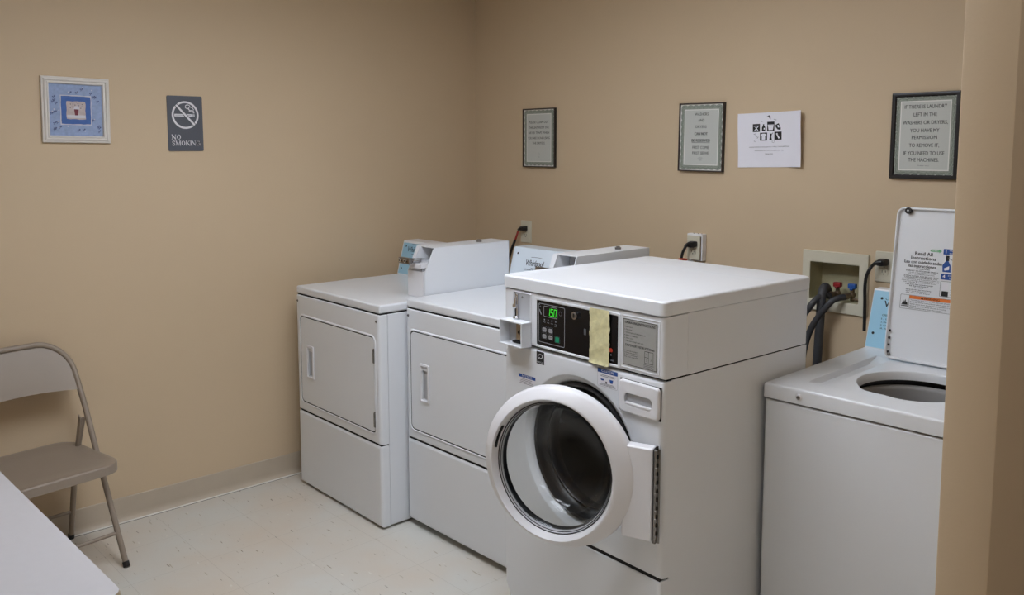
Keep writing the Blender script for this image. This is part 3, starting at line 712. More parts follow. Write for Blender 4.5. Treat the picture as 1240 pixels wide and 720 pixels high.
# ------------------------------------------------------------------ water supply box, hoses
t = thing('washer_outlet_box', 'almond plastic water supply box recessed in the wall, with red and blue valves', 'water outlet box', (0,0,0))
b = MB(); u0,u1,v0,v1 = 2.100,2.3775,.996,1.2425
bx = lambda i, d, r=.003: front(rr(u0+i,u1-i,v0+i,v1-i,r), d)
ix = lambda i, d: front(rr(UB[0]+.0015+i,UB[1]-.0015-i,UB[2]+.0015+i,UB[3]-.0015-i,.004), d)
b.loft([bx(0,-.0005), bx(0,-.008), bx(.002,-.011), ix(-.005,-.011), ix(-.001,-.009), ix(0,-.006)], CREAM)
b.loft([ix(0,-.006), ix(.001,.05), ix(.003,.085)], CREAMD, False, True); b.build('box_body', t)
def valve(x, km, knob):
    b = MB(); z = UB[2]+.03
    b.cyl((x,.03,UB[2]+.006),(x,.03,z+.028),.0085,VALVE,14); b.sphere((x,.03,z),.014,VALVE,(1,1.1,1)); b.cyl((x,.03,z),(x-.012,-.004,z-.004),.0105,VALVE,14); b.cyl((x-.009,.004,z-.003),(x-.014,-.010,z-.005),.0135,VALVE,14)
    b.box(x-.002,x+.040,.024,.036,UB[2]+.008,UB[2]+.018,VALVE,.003)
    v = b.build('valve', t, 'tarnished brass valve')
    b = MB(); b.box(x-.016,x+.016,.018,.040,z+.026,z+.046,km,.004); b.box(x-.006,x+.006,.014,.044,z+.020,z+.030,km,.003); b.build('knob', v, knob)
valve(2.236, REDK, 'red knob'); valve(2.298, BLUEK, 'blue knob')
def tube_thing(name, pts, r, m, label, cat, extra=None, group=None):
    b = MB(); b.tube(smooth_path(pts, 8), r, m, 14)
    if extra: extra(b)
    o = b.build(name, None, label, wn=False); o['category'] = cat
    if group: o['group'] = group
    return o
tube_thing('water_hose', [(2.286,-.008,1.064),(2.274,-.035,1.062),(2.256,-.055,1.050),(2.235,-.065,1.020),(2.205,-.070,.975),(2.180,-.075,.925),(2.165,-.085,.86),(2.150,-.12,.70),(2.12,-.20,.55)], .0125, HOSE, 'dark rubber water hose leading from the blue-knobbed valve', 'hose')
tube_thing('water_hose', [(2.224,-.008,1.064),(2.216,-.030,1.070),(2.206,-.055,1.064),(2.192,-.084,1.040),(2.176,-.094,1.010),(2.156,-.098,.98),(2.130,-.11,.93),(2.09,-.15,.80)], .0125, HOSE, 'dark rubber water hose leading from the red-knobbed valve', 'hose')
tube_thing('drain_hose', [(2.190,.040,1.045),(2.196,.025,1.075),(2.201,.0,1.094),(2.206,-.030,1.092),(2.209,-.048,1.060),(2.210,-.055,1.0),(2.209,-.058,.92),(2.206,-.060,.80),(2.20,-.062,.60),(2.19,-.07,.40)], .0175, HOSE, 'thick dark drain hose hooked over the edge of the wall box', 'hose')

# ------------------------------------------------------------------ power outlets and cords
def outlet(x0, x1, z0, z1, label, surface=False):
    t = thing('wall_outlet', label, 'power outlet', ((x0+x1)/2,-.0005,(z0+z1)/2), 0, 'power outlets on the back wall')
    w, h = (x1-x0)/2, (z1-z0)/2; off = 0
    if surface:
        b = MB(); b.box(-w-.004,w+.010,-.032,0,-h-.004,h+.008,PLAS,.003); b.box(w-.002,w+.004,-.0335,-.031,-h,h-.003,VALVE)
        for q in (-.01,.015,.033): b.cyl((q,-.02,h+.008),(q,-.02,h+.0095),.003,DARK,8)
        b.build('surface_box', t, 'white surface mounting box'); off = -.032
    b = MB(); panel(b, -w,w,-h,h,off,off-.006,.004,.003,CREAM)
    for s_ in (-1,1):
        cz = s_*.0195
        L = [front([(.0165*math.cos(a), cz+max(-.0125,min(.0125,.0165*math.sin(a)))) for a in [2*PI*k/24 for k in range(24)]], d) for d in (off-.005, off-.0085)]
        b.loft(L, CREAM, False, True)
        for x, hh in ((-.0065,.0045),(.0065,.0035)): b.box(x-.0011,x+.0011,off-.0092,off-.008,cz-hh+.003,cz+hh+.003,DARK)
        b.cyl((0,off-.008,cz-.0075),(0,off-.0092,cz-.0075),.0024,DARK,10)
    b.sphere((0,off-.006,0),.003,STEEL,(1,.4,1),10); b.build('cover_plate', t)
    return t
outlet(.392,.474,1.135,1.258, 'almond wall outlet nearest the room corner, holding a cord with a red section')
outlet(1.540,1.610,1.150,1.262, 'almond wall outlet in a white surface box, above the front-loading washer', True)
outlet(2.4015,2.4745,1.142,1.2615, 'almond wall outlet between the water supply box and the raised lid')
def plug_cord(x, y, z, pts, m, label, dirx=-1, plugm=RUBBER, red=None, tag=None):
    t = thing('power_cord', label, 'power cord', (0,0,0), 0, 'power cords')
    b = MB(); b.loft([[(x+q[0],y,z+q[1]) for q in rr(-.016,.016,-.013,.013,.006)], [(x+q[0]-.001,y-.014,z+q[1]) for q in rr(-.016,.016,-.014,.014,.006)],
                      [(x+q[0]-.006,y-.026,z+q[1]-.002) for q in rr(-.015,.012,-.012,.011,.006)]], plugm, True, True)
    b.tube([(x-.004,y-.018,z),(x-.022,y-.022,z-.003),(x-.034,y-.024,z-.010)], [.011,.009,.006], plugm, 12); b.build('plug', t, 'black plug')
    b = MB(); P = smooth_path([(x-.030,y-.024,z-.008)]+pts, 8); k = int(len(P)*.0)
    if red:
        a, c = red; n = len(P); i0, i1 = int(n*a), int(n*c)
        b.tube(P[:i0+1], .005, m, 10); b.tube(P[i0:i1+1], .006, REDC, 10); b.tube(P[i1:], .0075, m, 10)
    else: b.tube(P, .0065, m, 10)
    b.build('cable', t)
    if tag: tag(t)
    return t
plug_cord(.433,-.009,1.2165, [(.394,-.05,1.152),(.367,-.05,1.103),(.350,-.052,1.055),(.340,-.055,1.007),(.335,-.06,.9),(.33,-.07,.6)], RUBBER, 'black power cord with a red section, hanging behind the two dryers', red=(.06,.18))
def tg(t):
    b = MB(); b.box(1.540,1.558,-.105,-.075,1.128,1.160,ORC,.003); b.box(1.558,1.572,-.100,-.075,1.126,1.159,REDC,.003); b.build('orange_sleeve', t, 'orange sleeve on the cord')
    b = MB(); b.prism([(1.572,-.09,1.150),(1.595,-.085,1.158),(1.66,-.08,1.124),(1.66,-.08,1.116),(1.572,-.09,1.118)], (0,.004,0), TIN); b.box(1.598,1.608,-.094,-.088,1.128,1.146,INKG); b.build('cord_tag', t, 'crumpled silver tag')
plug_cord(1.582,-.041,1.2235, [(1.562,-.075,1.217),(1.551,-.085,1.185),(1.548,-.09,1.15),(1.547,-.095,1.10),(1.545,-.10,.9)], RUBBER, 'black power cord with an orange sleeve and silver tag behind the front-loading washer', tag=tg)
plug_cord(2.440,-.009,1.2215, [(2.405,-.050,1.20),(2.392,-.055,1.165),(2.388,-.055,1.12),(2.388,-.05,1.06),(2.39,-.05,.95)], RUBBER, 'black power cord dropping behind the light blue console of the top-loading washer')

# ------------------------------------------------------------------ framed notices on the back wall
def cert_frame(x0, x1, z0, z1, fw, dep, fm, lines, label, tilt=0, small=3, bo=.010, bi=.028, th=None, ww=1, ytop=.9, thick=False):
    t = thing('framed_notice', label, 'framed sign', ((x0+x1)/2,-.001,(z0+z1)/2), 0, 'framed notices on the back wall')
    t.rotation_euler = (0, tilt, 0)
    w, h = (x1-x0)/2, (z1-z0)/2
    b = MB(); f = lambda i, d: front(rr(-w+i,w-i,-h+i,h-i,.001), d)
    b.loft([f(0,0), f(0,-dep), f(fw*.25,-dep-.002), f(fw*.8,-dep-.001), f(fw,-dep+.003), f(fw,-dep+.008)], [FRAMEB,fm,fm,fm,fm]); b.build('frame', t)
    b = MB(); iw, ih = w-fw+.0015, h-fw+.0015; b.box(-iw,iw,-dep+.006,-.001,-ih,ih,CERTW)
    P = Plane(b, (0,-dep+.006,0), (1,0,0), (0,0,1), .0004, .0003)
    # scalloped guilloche border
    A = []; nx = 7; nz = 9
    ox, oz = iw-bo, ih-bo
    def scal(p, q, n):
        out = []
        for k in range(n):
            for j in range(6):
                s_ = (k+j/6)/n; amp = .004*abs(math.sin(PI*j/6)); x = p[0]+(q[0]-p[0])*s_; z = p[1]+(q[1]-p[1])*s_
                L = math.hypot(q[0]-p[0], q[1]-p[1]); nx_, nz_ = (q[1]-p[1])/L, -(q[0]-p[0])/L
                out.append((x+nx_*amp, z+nz_*amp))
        return out
    outer = scal((-ox,-oz),(ox,-oz),nx)+scal((ox,-oz),(ox,oz),nz)+scal((ox,oz),(-ox,oz),nx)+scal((-ox,oz),(-ox,-oz),nz)
    def box_(ix_, iz_):
        out = []
        for p, q, n in (((-ix_,-iz_),(ix_,-iz_),nx),((ix_,-iz_),(ix_,iz_),nz),((ix_,iz_),(-ix_,iz_),nx),((-ix_,iz_),(-ix_,-iz_),nz)):
            for k in range(n*6): s_ = k/(n*6); out.append((p[0]+(q[0]-p[0])*s_, p[1]+(q[1]-p[1])*s_))
        return out
    P.ring([(x*1.012, z*1.01) for x, z in outer], box_(ox-.006,oz-.006), CERTD, 0)
    P.ring(outer, box_(iw-bi+.004,ih-bi+.004), CERTB, 1)
    mid = [(x*.955, z*.965) for x, z in outer]; P.ring(mid, [(x*.985, z*.988) for x, z in mid], CERTD, 2)
    P.rect(-iw+bi-.004,iw-bi+.004,-ih+bi-.004,ih-bi+.004,CERTW,2); P.rect(-iw+bi,iw-bi,-ih+bi,ih-bi,CERTP,3)
    W_ = 2*(iw-bi)
    for s_, yy, hh, wd, bold in lines:
        P.text(s_, 0, (yy-.5)*2*h, hh, INK, 4, wd*W_, bold=.06 if bold else .02)
        if bold: P.rect(-wd*W_/2,wd*W_/2,(yy-.5)*2*h-hh*.80,(yy-.5)*2*h-hh*.68,INK,4)
    for k, (yy, wd) in enumerate(small): P.text('THANK YOU' if k == 0 else 'MANAGEMENT', 0, (yy-.5)*2*h, .0035, INKG, 4, wd*W_)
    b.build('printed_notice', t, 'grey printed notice with a scalloped border')
hh = .0125
cert_frame(.4185,.6635,1.5567,1.8735,.006,.016,FRAMET, [('PLEASE CLEAN OUT',.765,hh,.83,0),('THE LINT FROM THE',.672,hh,.85,0),('DRYER TRAPS WHEN',.585,hh,.88,0),('YOU ARE DONE USING',.495,hh,.93,0),('THE DRYERS.',.408,hh,.54,0)],
           'framed notice about dryer lint, closest to the room corner', small=[(.24,.06),(.21,.12),(.175,.08)])
cert_frame(1.4655,1.706,1.5535,1.8625,.006,.016,FRAMET, [('WASHERS',.835,hh,.42,0),('AND',.745,hh,.19,0),('DRYERS',.652,hh,.33,0),('CAN NOT',.550,hh,.40,.025),('BE RESERVED',.452,hh,.56,.025),('FIRST COME',.350,hh,.50,0),('FIRST SERVE',.268,hh,.50,0)],
           'framed notice that machines cannot be reserved, left of the white paper flyer', tilt=R(.6), small=[(.205,.11),(.187,.16),(.166,.09)])
cert_frame(2.444,2.688,1.5447,1.8641,.0155,.014,FRAMEB, [('IF THERE IS LAUNDRY',.834,.0135,.87,0),('LEFT IN THE',.743,.0135,.48,0),('WASHERS OR DRYERS,',.651,.0135,.92,0),('YOU HAVE MY',.560,.0135,.60,0),('PERMISSION',.480,.0135,.52,0),('TO REMOVE IT,',.388,.0135,.62,0),('IF YOU NEED TO USE',.297,.0135,.84,0),('THE MACHINES.',.220,.0135,.63,0)],
           'framed notice in a thick black frame about removing left laundry', small=[(.154,.24)], bo=.005, bi=.021)

# ------------------------------------------------------------------ paper flyer
def flyer():
    b = MB(); w, h = .305, .232
    bend = lambda u, v: .0005+.022*max(0,(abs(u)/(w/2)-.35)/.65)**2*(1.0 if u > 0 else .25)+.0025*(1+math.sin(v*22))*(u/(w/2))**2
    P = Plane(b, (1.929,-.0008,1.6945), (math.cos(R(1.2)),0,math.sin(R(1.2))), (-math.sin(R(1.2)),0,math.cos(R(1.2))), .0, .0006); P.bend = bend
    nu, nv = 28, 10
    F = [[P.p(-w/2+w*i/nu, -h/2+h*j/nv, 0) for j in range(nv+1)] for i in range(nu+1)]
    vF = [[b.V(p) for p in r] for r in F]; vB = [[b.V(p-P.N*.0004) for p in r] for r in F]
    for i in range(nu):
        for j in range(nv):
            b.face([vF[i][j],vF[i+1][j],vF[i+1][j+1],vF[i][j+1]],PAPER); b.face([vB[i][j],vB[i][j+1],vB[i+1][j+1],vB[i+1][j]],PAPER)
    for i in range(nu): b.face([vF[i][0],vB[i][0],vB[i+1][0],vF[i+1][0]],PAPER); b.face([vF[i][nv],vF[i+1][nv],vB[i+1][nv],vB[i][nv]],PAPER)
    for j in range(nv): b.face([vF[0][j],vF[0][j+1],vB[0][j+1],vB[0][j]],PAPER); b.face([vF[nu][j],vB[nu][j],vB[nu][j+1],vF[nu][j+1]],PAPER)
    s = .034; x0 = -.072
    def sq(cx, cz): P.rect(cx-s/2,cx+s/2,cz-s/2,cz+s/2,INK,1)
    r1, r2 = .052, .015
    q = [x0+s*k+.006 for k in range(4)]
    sq(q[0],r1); P.line([(q[0]-.011,r1+.008),(q[0]+.012,r1+.008)],.003,PAPER,2); P.line([(q[0]-.008,r1-.011),(q[0]+.008,r1+.006)],.003,PAPER,2); P.line([(q[0]+.008,r1-.011),(q[0]-.004,r1+.002)],.003,PAPER,2)
    P.poly([(q[1]-.008,r1-.015),(q[1]+.008,r1-.015),(q[1]+.008,r1+.002),(q[1]+.003,r1+.008),(q[1]+.003,r1+.015),(q[1]-.003,r1+.015),(q[1]-.003,r1+.008),(q[1]-.008,r1+.002)],INK,1); P.rect(q[1]+.001,q[1]+.006,r1-.008,r1-.001,PAPER,2)
    sq(q[2],r1+.002); P.rect(q[2]-s/2,q[2]+s/2,r1+.019,r1+.024,INK,1); P.poly([(q[2]-.010,r1-.011),(q[2]+.010,r1-.011),(q[2]+.013,r1+.007),(q[2]-.013,r1+.007)],PAPER,2); P.rect(q[2]-.014,q[2]+.014,r1+.008,r1+.012,PAPER,2)
    P.poly([(q[3]-.012,r1+.010),(q[3]+.003,r1+.016),(q[3]+.013,r1-.004),(q[3]+.012,r1-.012),(q[3]-.002,r1-.010),(q[3]-.012,r1+.002)],INK,1); P.poly([(q[3]-.004,r1+.008),(q[3]+.003,r1+.009),(q[3]+.007,r1-.001),(q[3]+.0,r1-.002)],PAPER,2)
    # second row
    for k in range(3): P.line([(q[0]-.012+.005*k,r2+.010-.005*k),(q[0]-.004+.004*k,r2+.012-.007*k)],.0018,INKG,1)
    P.ring(circ(q[0]-.006,r2-.018,.005,12), circ(q[0]-.006,r2-.018,.004,12), INKG, 1); P.line([(q[0]+.004,r2-.008),(q[0]+.009,r2-.001)],.0018,INKG,1)
    sq(q[1],r2-.001); P.poly([(q[1]-.008,r2-.014),(q[1]+.008,r2-.014),(q[1]+.008,r2+.003),(q[1]+.014,r2+.002),(q[1]+.012,r2+.010),(q[1]+.005,r2+.012),(q[1]-.005,r2+.012),(q[1]-.012,r2+.010),(q[1]-.014,r2+.002),(q[1]-.008,r2+.003)],PAPER,2)
    P.poly([(q[2]-.007,r2-.016),(q[2]+.006,r2-.016),(q[2]+.003,r2-.002),(q[2]+.006,r2+.010),(q[2]-.005,r2+.012),(q[2]-.003,r2+.002)],INK,1); P.line([(q[2]+.006,r2+.009),(q[2]+.010,r2+.014)],.002,INK,1)
    sq(q[3],r2+.001); P.poly([(q[3]-.009,r2+.010),(q[3]-.003,r2+.013),(q[3]+.009,r2-.008),(q[3]+.003,r2-.012)],PAPER,2); P.line([(q[3]-.001,r2+.008),(q[3]+.006,r2-.004)],.0015,INK,3)
    P.ring(circ(q[2]+.012,r2-.022,.006,12), circ(q[2]+.012,r2-.022,.0048,12), INKG, 1)
    P.poly([(-.018,.098),(-.006,.104),(.0,.100),(.001,.086),(-.004,.090),(-.008,.096)],INKG,1)
    P.line([(-.043,.078),(-.035,.080)],.0015,INKG,1); P.line([(.016,.086),(.028,.082)],.0015,INKG,1)
    P.text('PLEASE REMOVE ARTICLES IN A TIMELY MANNER FROM', -.004, -.030, .0042, INK, 1, .190); P.text('APPLIANCES SO THAT OTHERS MAY USE', -.006, -.045, .0042, INK, 1, .136); P.text('THANK YOU', -.006, -.060, .0046, INK, 1, .038, bold=.02)
    o = b.build('paper_flyer', None, 'curling white paper flyer with black laundry pictures, taped to the wall', wn=False); o['category'] = 'flyer'
flyer()

# ------------------------------------------------------------------ left wall: small picture and smoking sign
def left_plane(mb, x, yc, zc, tilt=0):
    # left wall faces +x; to a viewer in the room the right-hand direction is +y
    return Plane(mb, (x,yc,zc), (0,math.cos(tilt),math.sin(tilt)), (0,-math.sin(tilt),math.cos(tilt)), .0003, .0004)
def picture():
    t = thing('framed_picture', 'small square picture of a flower pot in a white frame, left of the smoking sign', 'framed picture', (.001,-2.2065,1.827))
    t.rotation_euler = (R(-.9),0,0)
    w, h = .134, .136
    b = MB(); f = lambda i, x: [(x, u, v) for u, v in rr(-w+i,w-i,-h+i,h-i,.001)]
    b.loft([f(0,0), f(0,.010), f(.002,.013), f(.008,.014), f(.010,.018), f(.015,.020), f(.018,.015), f(.021,.015), f(.023,.018), f(.027,.018), f(.030,.010), f(.030,.005)], FRAMEW); b.build('frame', t)
    b = MB(); b.box(.0005,.006,-w+.0295,w-.0295,-h+.0295,h-.0295,ARTB)
    P = left_plane(b, .006, 0, 0); i = .104
    rnd = random.Random(7)
    for k in range(64):
        u, v = rnd.uniform(-i+.008,i-.008), rnd.uniform(-i+.008,i-.008)
        if max(abs(u),abs(v)) < .066: continue
        if k % 3 == 0: P.disc(u,v,.0028,ARTW,1,8)
        else:
            P.line([(u-.004,v-.005),(u+.003,v+.004)],.002,ARTP,1); P.disc(u+.003,v+.004,.0032,ARTP,1,7); P.disc(u-.004,v+.002,.0026,ARTP,1,7)
    jag = lambda s, n, am, sd: [(s*x+random.Random(sd+k).uniform(-am,am), s*z+random.Random(sd*3+k).uniform(-am,am)) for k, (x, z) in enumerate([(-1+2*j/n,-1) for j in range(n)]+[(1,-1+2*j/n) for j in range(n)]+[(1-2*j/n,1) for j in range(n)]+[(-1,1-2*j/n) for j in range(n)])]
    P.poly(jag(.061,8,.0012,1), ARTW, 1); P.poly(jag(.058,8,.001,5), ARTD, 2); P.poly(jag(.037,6,.0016,9), ARTC, 3)
    P.rect(-.036,.037,-.032,-.020,ARTW,4); P.poly([(-.008,.004),(.010,.004),(.007,-.021),(-.005,-.021)],ARTR,5)
    P.poly([(-.011,.004),(.013,.004),(.010,.014),(.004,.018),(-.004,.016)],ARTW,5)
    for k in range(11):
        a = R(10+16*k); r = .016+.006*(k%3); P.disc(.001+r*math.cos(a)*1.1, .006+r*math.sin(a), .0022, ARTP if k%2 else INKG, 6, 7)
    b.build('picture_print', t, 'blue print with a potted plant')
picture()
def smoke_sign():
    b = MB(); yc, zc, w, h = -1.7404, 1.7785, .0815, .1245
    b.loft([[(x, yc+u*(1-i/w), zc+v*(1-i/h)) for u, v in rr(-w,w,-h,h,.006)] for x, i in ((.0005,0),(.004,0),(.005,.0012))], SIGNG, True, True)
    P = left_plane(b, .005, yc, zc)
    cz = .0385; n = 40
    P.ring(circ(0,cz,.0625,n), circ(0,cz,.0535,n), SIGNW, 1)
    # cigarette with smoke
    P.rect(-.050,.030,cz-.0065,cz+.0045,SIGNW,0); P.rect(.0325,.036,cz-.0065,cz+.0045,SIGNW,0); P.rect(.0385,.043,cz-.0065,cz+.0045,SIGNW,0); P.line([(-.046,cz-.001),(.026,cz-.001)],.0012,SIGNG,1)
    P.line([(.0405,cz+.009),(.040,cz+.016),(.034,cz+.021),(.022,cz+.021),(.016,cz+.026),(.018,cz+.033)],.0042,SIGNW,1)
    P.line([(.033,cz+.009),(.033,cz+.014),(.028,cz+.016),(.018,cz+.017)],.0032,SIGNW,1)
    P.line([(.018,cz+.033),(.010,cz+.028),(.002,cz+.033),(.002,cz+.042),(.010,cz+.047),(.020,cz+.044),(.024,cz+.036),(.034,cz+.034),(.040,cz+.024)],.0034,SIGNW,1)
    # slash with dark outline
    a, c = (-.040,cz+.043), (.040,cz-.043)
    P.line([a, c], .015, SIGNG, 2); P.line([a, c], .009, SIGNW, 3)
    # serif capitals drawn with thick and thin strokes
    KX = .93
    _ln, _rg = P.line, P.ring
    G = {'N':[((0,0),(0,1),.4),((0,1),(.8,0),1.0),((.8,0),(.8,1),.4)],'O':None,'S':'S','M':[((0,0),(0,1),.4),((0,1),(.5,0),1),((.5,0),(1,1),.4),((1,1),(1,0),1)],
         'K':[((0,0),(0,1),1),((.1,.45),(.7,1),.4),((.25,.55),(.8,0),1)],'I':[((0,0),(0,1),1)],'G':'G'}
    ser = {'N':[(0,0),(0,1),(.8,1)],'M':[(0,0),(0,1),(1,1),(1,0)],'K':[(0,0),(0,1),(.7,1),(.8,0)],'I':[(0,0),(0,1)],'S':[],'O':[],'G':[]}
    wd = {'N':.8,'O':.95,'S':.6,'M':1,'K':.8,'I':0,'G':.9}
    def word(s_, u, v, H_):
        for ch in s_:
            tk = H_*.19; g = G[ch]; W_ = wd[ch]*H_
            if ch == 'O': P.ring([(u+W_/2+W_/2*math.cos(2*PI*k/24), v+H_/2+H_*.53*math.sin(2*PI*k/24)) for k in range(24)], [(u+W_/2+(W_/2-tk)*math.cos(2*PI*k/24), v+H_/2+(H_*.53-tk*.45)*math.sin(2*PI*k/24)) for k in range(24)], SIGNW, 1)
            elif ch == 'G':
                pts = [(u+W_/2+W_*.45*math.cos(R(k)), v+H_/2+H_*.47*math.sin(R(k))) for k in range(45,350,15)]; P.line(pts, tk*.8, SIGNW, 1); P.line([(u+W_*.95,v+.02*H_),(u+W_*.95,v+H_*.42)],tk,SIGNW,1); P.line([(u+W_*.62,v+H_*.44),(u+W_*1.08,v+H_*.44)],tk*.35,SIGNW,1); P.line([(u+W_*.84,v+H_*.68),(u+W_*.86,v+H_)],tk*.4,SIGNW,1)
            elif ch == 'S':
                pts = [(.95,.80),(.75,.96),(.4,1),(.1,.85),(.08,.68),(.35,.54),(.7,.44),(.95,.28),(.88,.08),(.55,-.01),(.25,.03),(.05,.2)]; P.line([(u+W_*x, v+H_*z) for x, z in pts], tk*.8, SIGNW, 1); P.line([(u+W_*.95,v+H_*.72),(u+W_*.95,v+H_)],tk*.4,SIGNW,1); P.line([(u+W_*.04,v),(u+W_*.04,v+H_*.28)],tk*.4,SIGNW,1)
            else:
                for p, q, k in g: P.line([(u+p[0]*H_, v+p[1]*H_),(u+q[0]*H_, v+q[1]*H_)], tk*k, SIGNW, 1)
            for (x, z) in ser[ch]: P.line([(u+x*H_-tk*.85, v+z*H_),(u+x*H_+tk*.85, v+z*H_)], tk*.3, SIGNW, 1)
            u += W_+H_*(.32 if ch != 'I' else .30)
    P.line = lambda pts, w_, m_, l_=0: _ln([(-.068+(x+.068)*KX, z) for x, z in pts], w_, m_, l_)
    P.ring = lambda A_, B_, m_, l_=0: _rg([(-.068+(x+.068)*KX, z) for x, z in A_], [(-.068+(x+.068)*KX, z) for x, z in B_], m_, l_)
    word('NO', -.064, -.0710, .0205); word('SMOKING', -.064, -.0985, .0198)
    P.line = _ln
    P.rect(-w+.002,w-.002,-.0425,-.0420,INKG,0)
    o = b.build('no_smoking_sign', None, 'grey plastic no smoking sign with white lettering on the left wall'); o['category'] = 'sign'
smoke_sign()

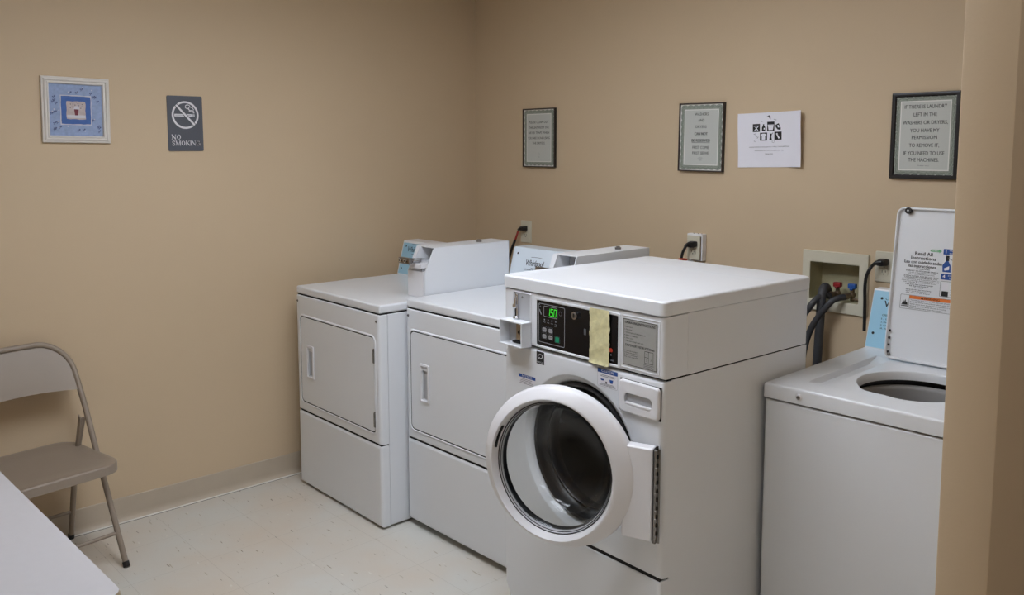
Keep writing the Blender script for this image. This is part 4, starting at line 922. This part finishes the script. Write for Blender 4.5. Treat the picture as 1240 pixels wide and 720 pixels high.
# ------------------------------------------------------------------ folding chair
def chair():
    t = thing('folding_chair', 'beige metal folding chair standing against the left wall', 'chair', (.245,-2.487,0), R(8))
    r = .0115; hw = .22
    def arc(c, r0, a0, a1, n=7): return [(c[0]+r0*math.cos(R(a0+(a1-a0)*k/n)), c[1]+r0*math.sin(R(a0+(a1-a0)*k/n))) for k in range(n+1)]
    # front legs + back hoop: one bent tube. plane leans backwards: x as function of z
    def X(z): return .238-.495*z if z < .45 else (.238-.495*.45)-.470*(z-.45)
    yz = [(hw,.012),(hw,.25),(hw,.45),(hw,.60),(hw-.004,.70)]
    cor = [(hw-.006-.135+.135*math.cos(R(a)), .735+.133*math.sin(R(a))) for a in (5,18,32,46,60,74,86)]
    half = yz+cor; full = half+[(-y, z) for y, z in reversed(half)]
    b = MB(); P = [(X(z), y, z) for y, z in full]; b.tube(P, r, CHAIRM, 14); fr = b.build('front_frame', t)
    for s in (1,-1):
        b = MB(); b.cyl((X(.0)+.0,s*hw,.0),(X(.02),s*hw,.02),.0135,RUBBER,14); b.build('foot_cap', fr, 'black rubber tip')
    b = MB(); b.tube([(X(.125),-hw,.125),(X(.125),hw,.125)], .0075, CHAIRM, 10); b.build('cross_brace', t)
    # rear legs, narrower
    hr = .190
    for s in (1,-1):
        b = MB(); b.tube([(-.190,s*hr,.012),(-.135,s*hr,.25),(-.083,s*hr,.42),(-.050,s*(hr+.016),.56)], [r,r,r,.010], CHAIRM, 14)
        lg = b.build('leg', t); b = MB(); b.cyl((-.193,s*hr,0),(-.190,s*hr,.02),.0135,RUBBER,14); b.build('foot_cap', lg, 'black rubber tip')
    b = MB(); b.tube([(-.163,-hr,.13),(-.163,hr,.13)], .0075, CHAIRM, 10); b.tube([(-.115,-hr,.315),(-.115,hr,.315)], .007, CHAIRM, 10); b.build('cross_brace', t)
    for s in (1,-1):                                   # folding links below and behind the seat
        b = MB(); b.prism([(-.098,s*(hw-.030),.445),(-.078,s*(hw-.030),.440),(-.040,s*(hw-.030),.560),(-.055,s*(hw-.030),.575)], (0,s*.004,0), CHAIRM)
        b.prism([(X(.50)-.022,s*(hw+.010),.50),(X(.50)-.008,s*(hw+.010),.500),(X(.535)-.006,s*(hw+.010),.535),(X(.545)-.018,s*(hw+.010),.545)], (0,s*.003,0), RUBBER); b.build('hinge_bracket', t)
    # seat: pressed sheet, rounded trapezoid with turned-down rim and shallow dish
    b = MB()
    def st(i, z):
        L = []
        pts = rr(-.185+i,.255-i,-.222+i,.222-i,.075,8)
        return [(x, y*(1.0-.10*max(0,(-x)/.185)*1.0)*(1-.0*x), z+(.010 if x > .22 else 0)*0) for x, y in pts]
    b.loft([st(.004,.402), st(0,.402), st(0,.432), st(.002,.437), st(.007,.440), st(.020,.4395), st(.050,.436), st(.10,.433)], CHAIRM, False, True)
    b.loft([st(.004,.402), st(.004,.430), st(.05,.429)], CHAIRM, False, True)
    b.build('seat', t)
    # backrest: curved sheet between the hoop sides
    b = MB(); n = 24; rows = []
    for j in range(13):
        f = j/12; row = []
        for i in range(n+1):
            u = -1+2*i/n
            zb = .665+.030*(1-u*u)*-.6+.018*0
            # top follows the hoop
            y = u*(hw-.006)
            a = abs(y)
            ztop = .868 if a < .079 else .735+.133*math.sqrt(max(0,1-((a-.079)/.135)**2))
            zlow = .672+.012*(1-u*u)
            z = zlow+(ztop-zlow)*f
            z = min(z, ztop)
            bow = -.014*(1-u*u)*(1-.5*f)
            row.append((X(z)+.004+bow, y, z))
        rows.append(row)
    for off in (0,):
        vs = [[b.V(p) for p in r_] for r_ in rows]; vb = [[b.V((p[0]-.0035,p[1],p[2])) for p in r_] for r_ in rows]
        for j in range(12):
            for i in range(n):
                b.face([vs[j][i],vs[j][i+1],vs[j+1][i+1],vs[j+1][i]],CHAIRM); b.face([vb[j][i],vb[j+1][i],vb[j+1][i+1],vb[j][i+1]],CHAIRM)
        for i in range(n): b.face([vs[0][i],vb[0][i],vb[0][i+1],vs[0][i+1]],CHAIRM)
    b.build('backrest', t, wn=False)
chair()

# ------------------------------------------------------------------ folding table in the foreground
def table():
    t = thing('folding_table', 'white laminate table with tan edge in the near left foreground', 'table', (2.115,-2.776,0), R(1.6))
    L_, W_ = 1.83, .76
    b = MB(); a = lambda i, z: flat(rr(-L_+i,-i,-W_+i,-i,.032), z)
    b.loft([a(.0018,.7505), a(.0,.7490)], TABLE, True, False); b.loft([a(0,.749), a(-.0015,.745), a(-.002,.735), a(-.0015,.724), a(0,.720)], TEDGE); b.loft([a(0,.720), a(.01,.718)], TEDGE, False, True)
    b.build('tabletop', t)
    for sx in (-.22, -L_+.22):
        for sy in (-.10, -W_+.10):
            b = MB(); b.tube([(sx,sy,.015),(sx,sy,.716)], .014, STEEL, 14); b.cyl((sx,sy,0),(sx,sy,.03),.018,RUBBER,14); b.build('leg', t, 'steel tube leg')
        b = MB(); b.tube([(sx,-.10,.30),(sx,-W_+.10,.30)], .010, STEEL, 12); b.build('cross_brace', t)
table()

# ------------------------------------------------------------------ camera, world, view
cd = bpy.data.cameras.new('camera'); cam = bpy.data.objects.new('camera', cd); C.objects.link(cam)
F, CX, CY = 1050.87, 600.6, 287.87
cd.sensor_fit = 'HORIZONTAL'; cd.sensor_width = 36; cd.lens = F/1240*36
cd.shift_x = (620-CX)/1240; cd.shift_y = (CY-360)/1240
yaw, pitch, roll = .8419, -.1056, .0035
cam.location = (3.9187,-3.3421,1.6729)
cam.rotation_euler = (Matrix.Rotation(yaw,4,'Z') @ Matrix.Rotation(PI/2+pitch,4,'X') @ Matrix.Rotation(-roll,4,'Z')).to_euler()
cd.clip_start = .02
bpy.context.scene.camera = cam
w = bpy.data.worlds.new('world'); bpy.context.scene.world = w; w.use_nodes = True
w.node_tree.nodes['Background'].inputs[0].default_value = (.9,.88,.85,1); w.node_tree.nodes['Background'].inputs[1].default_value = .3
vs = bpy.context.scene.view_settings
vs.view_transform = 'Standard'; vs.look = 'None'; vs.gamma = 1; vs.use_curve_mapping = False; vs.exposure = 0
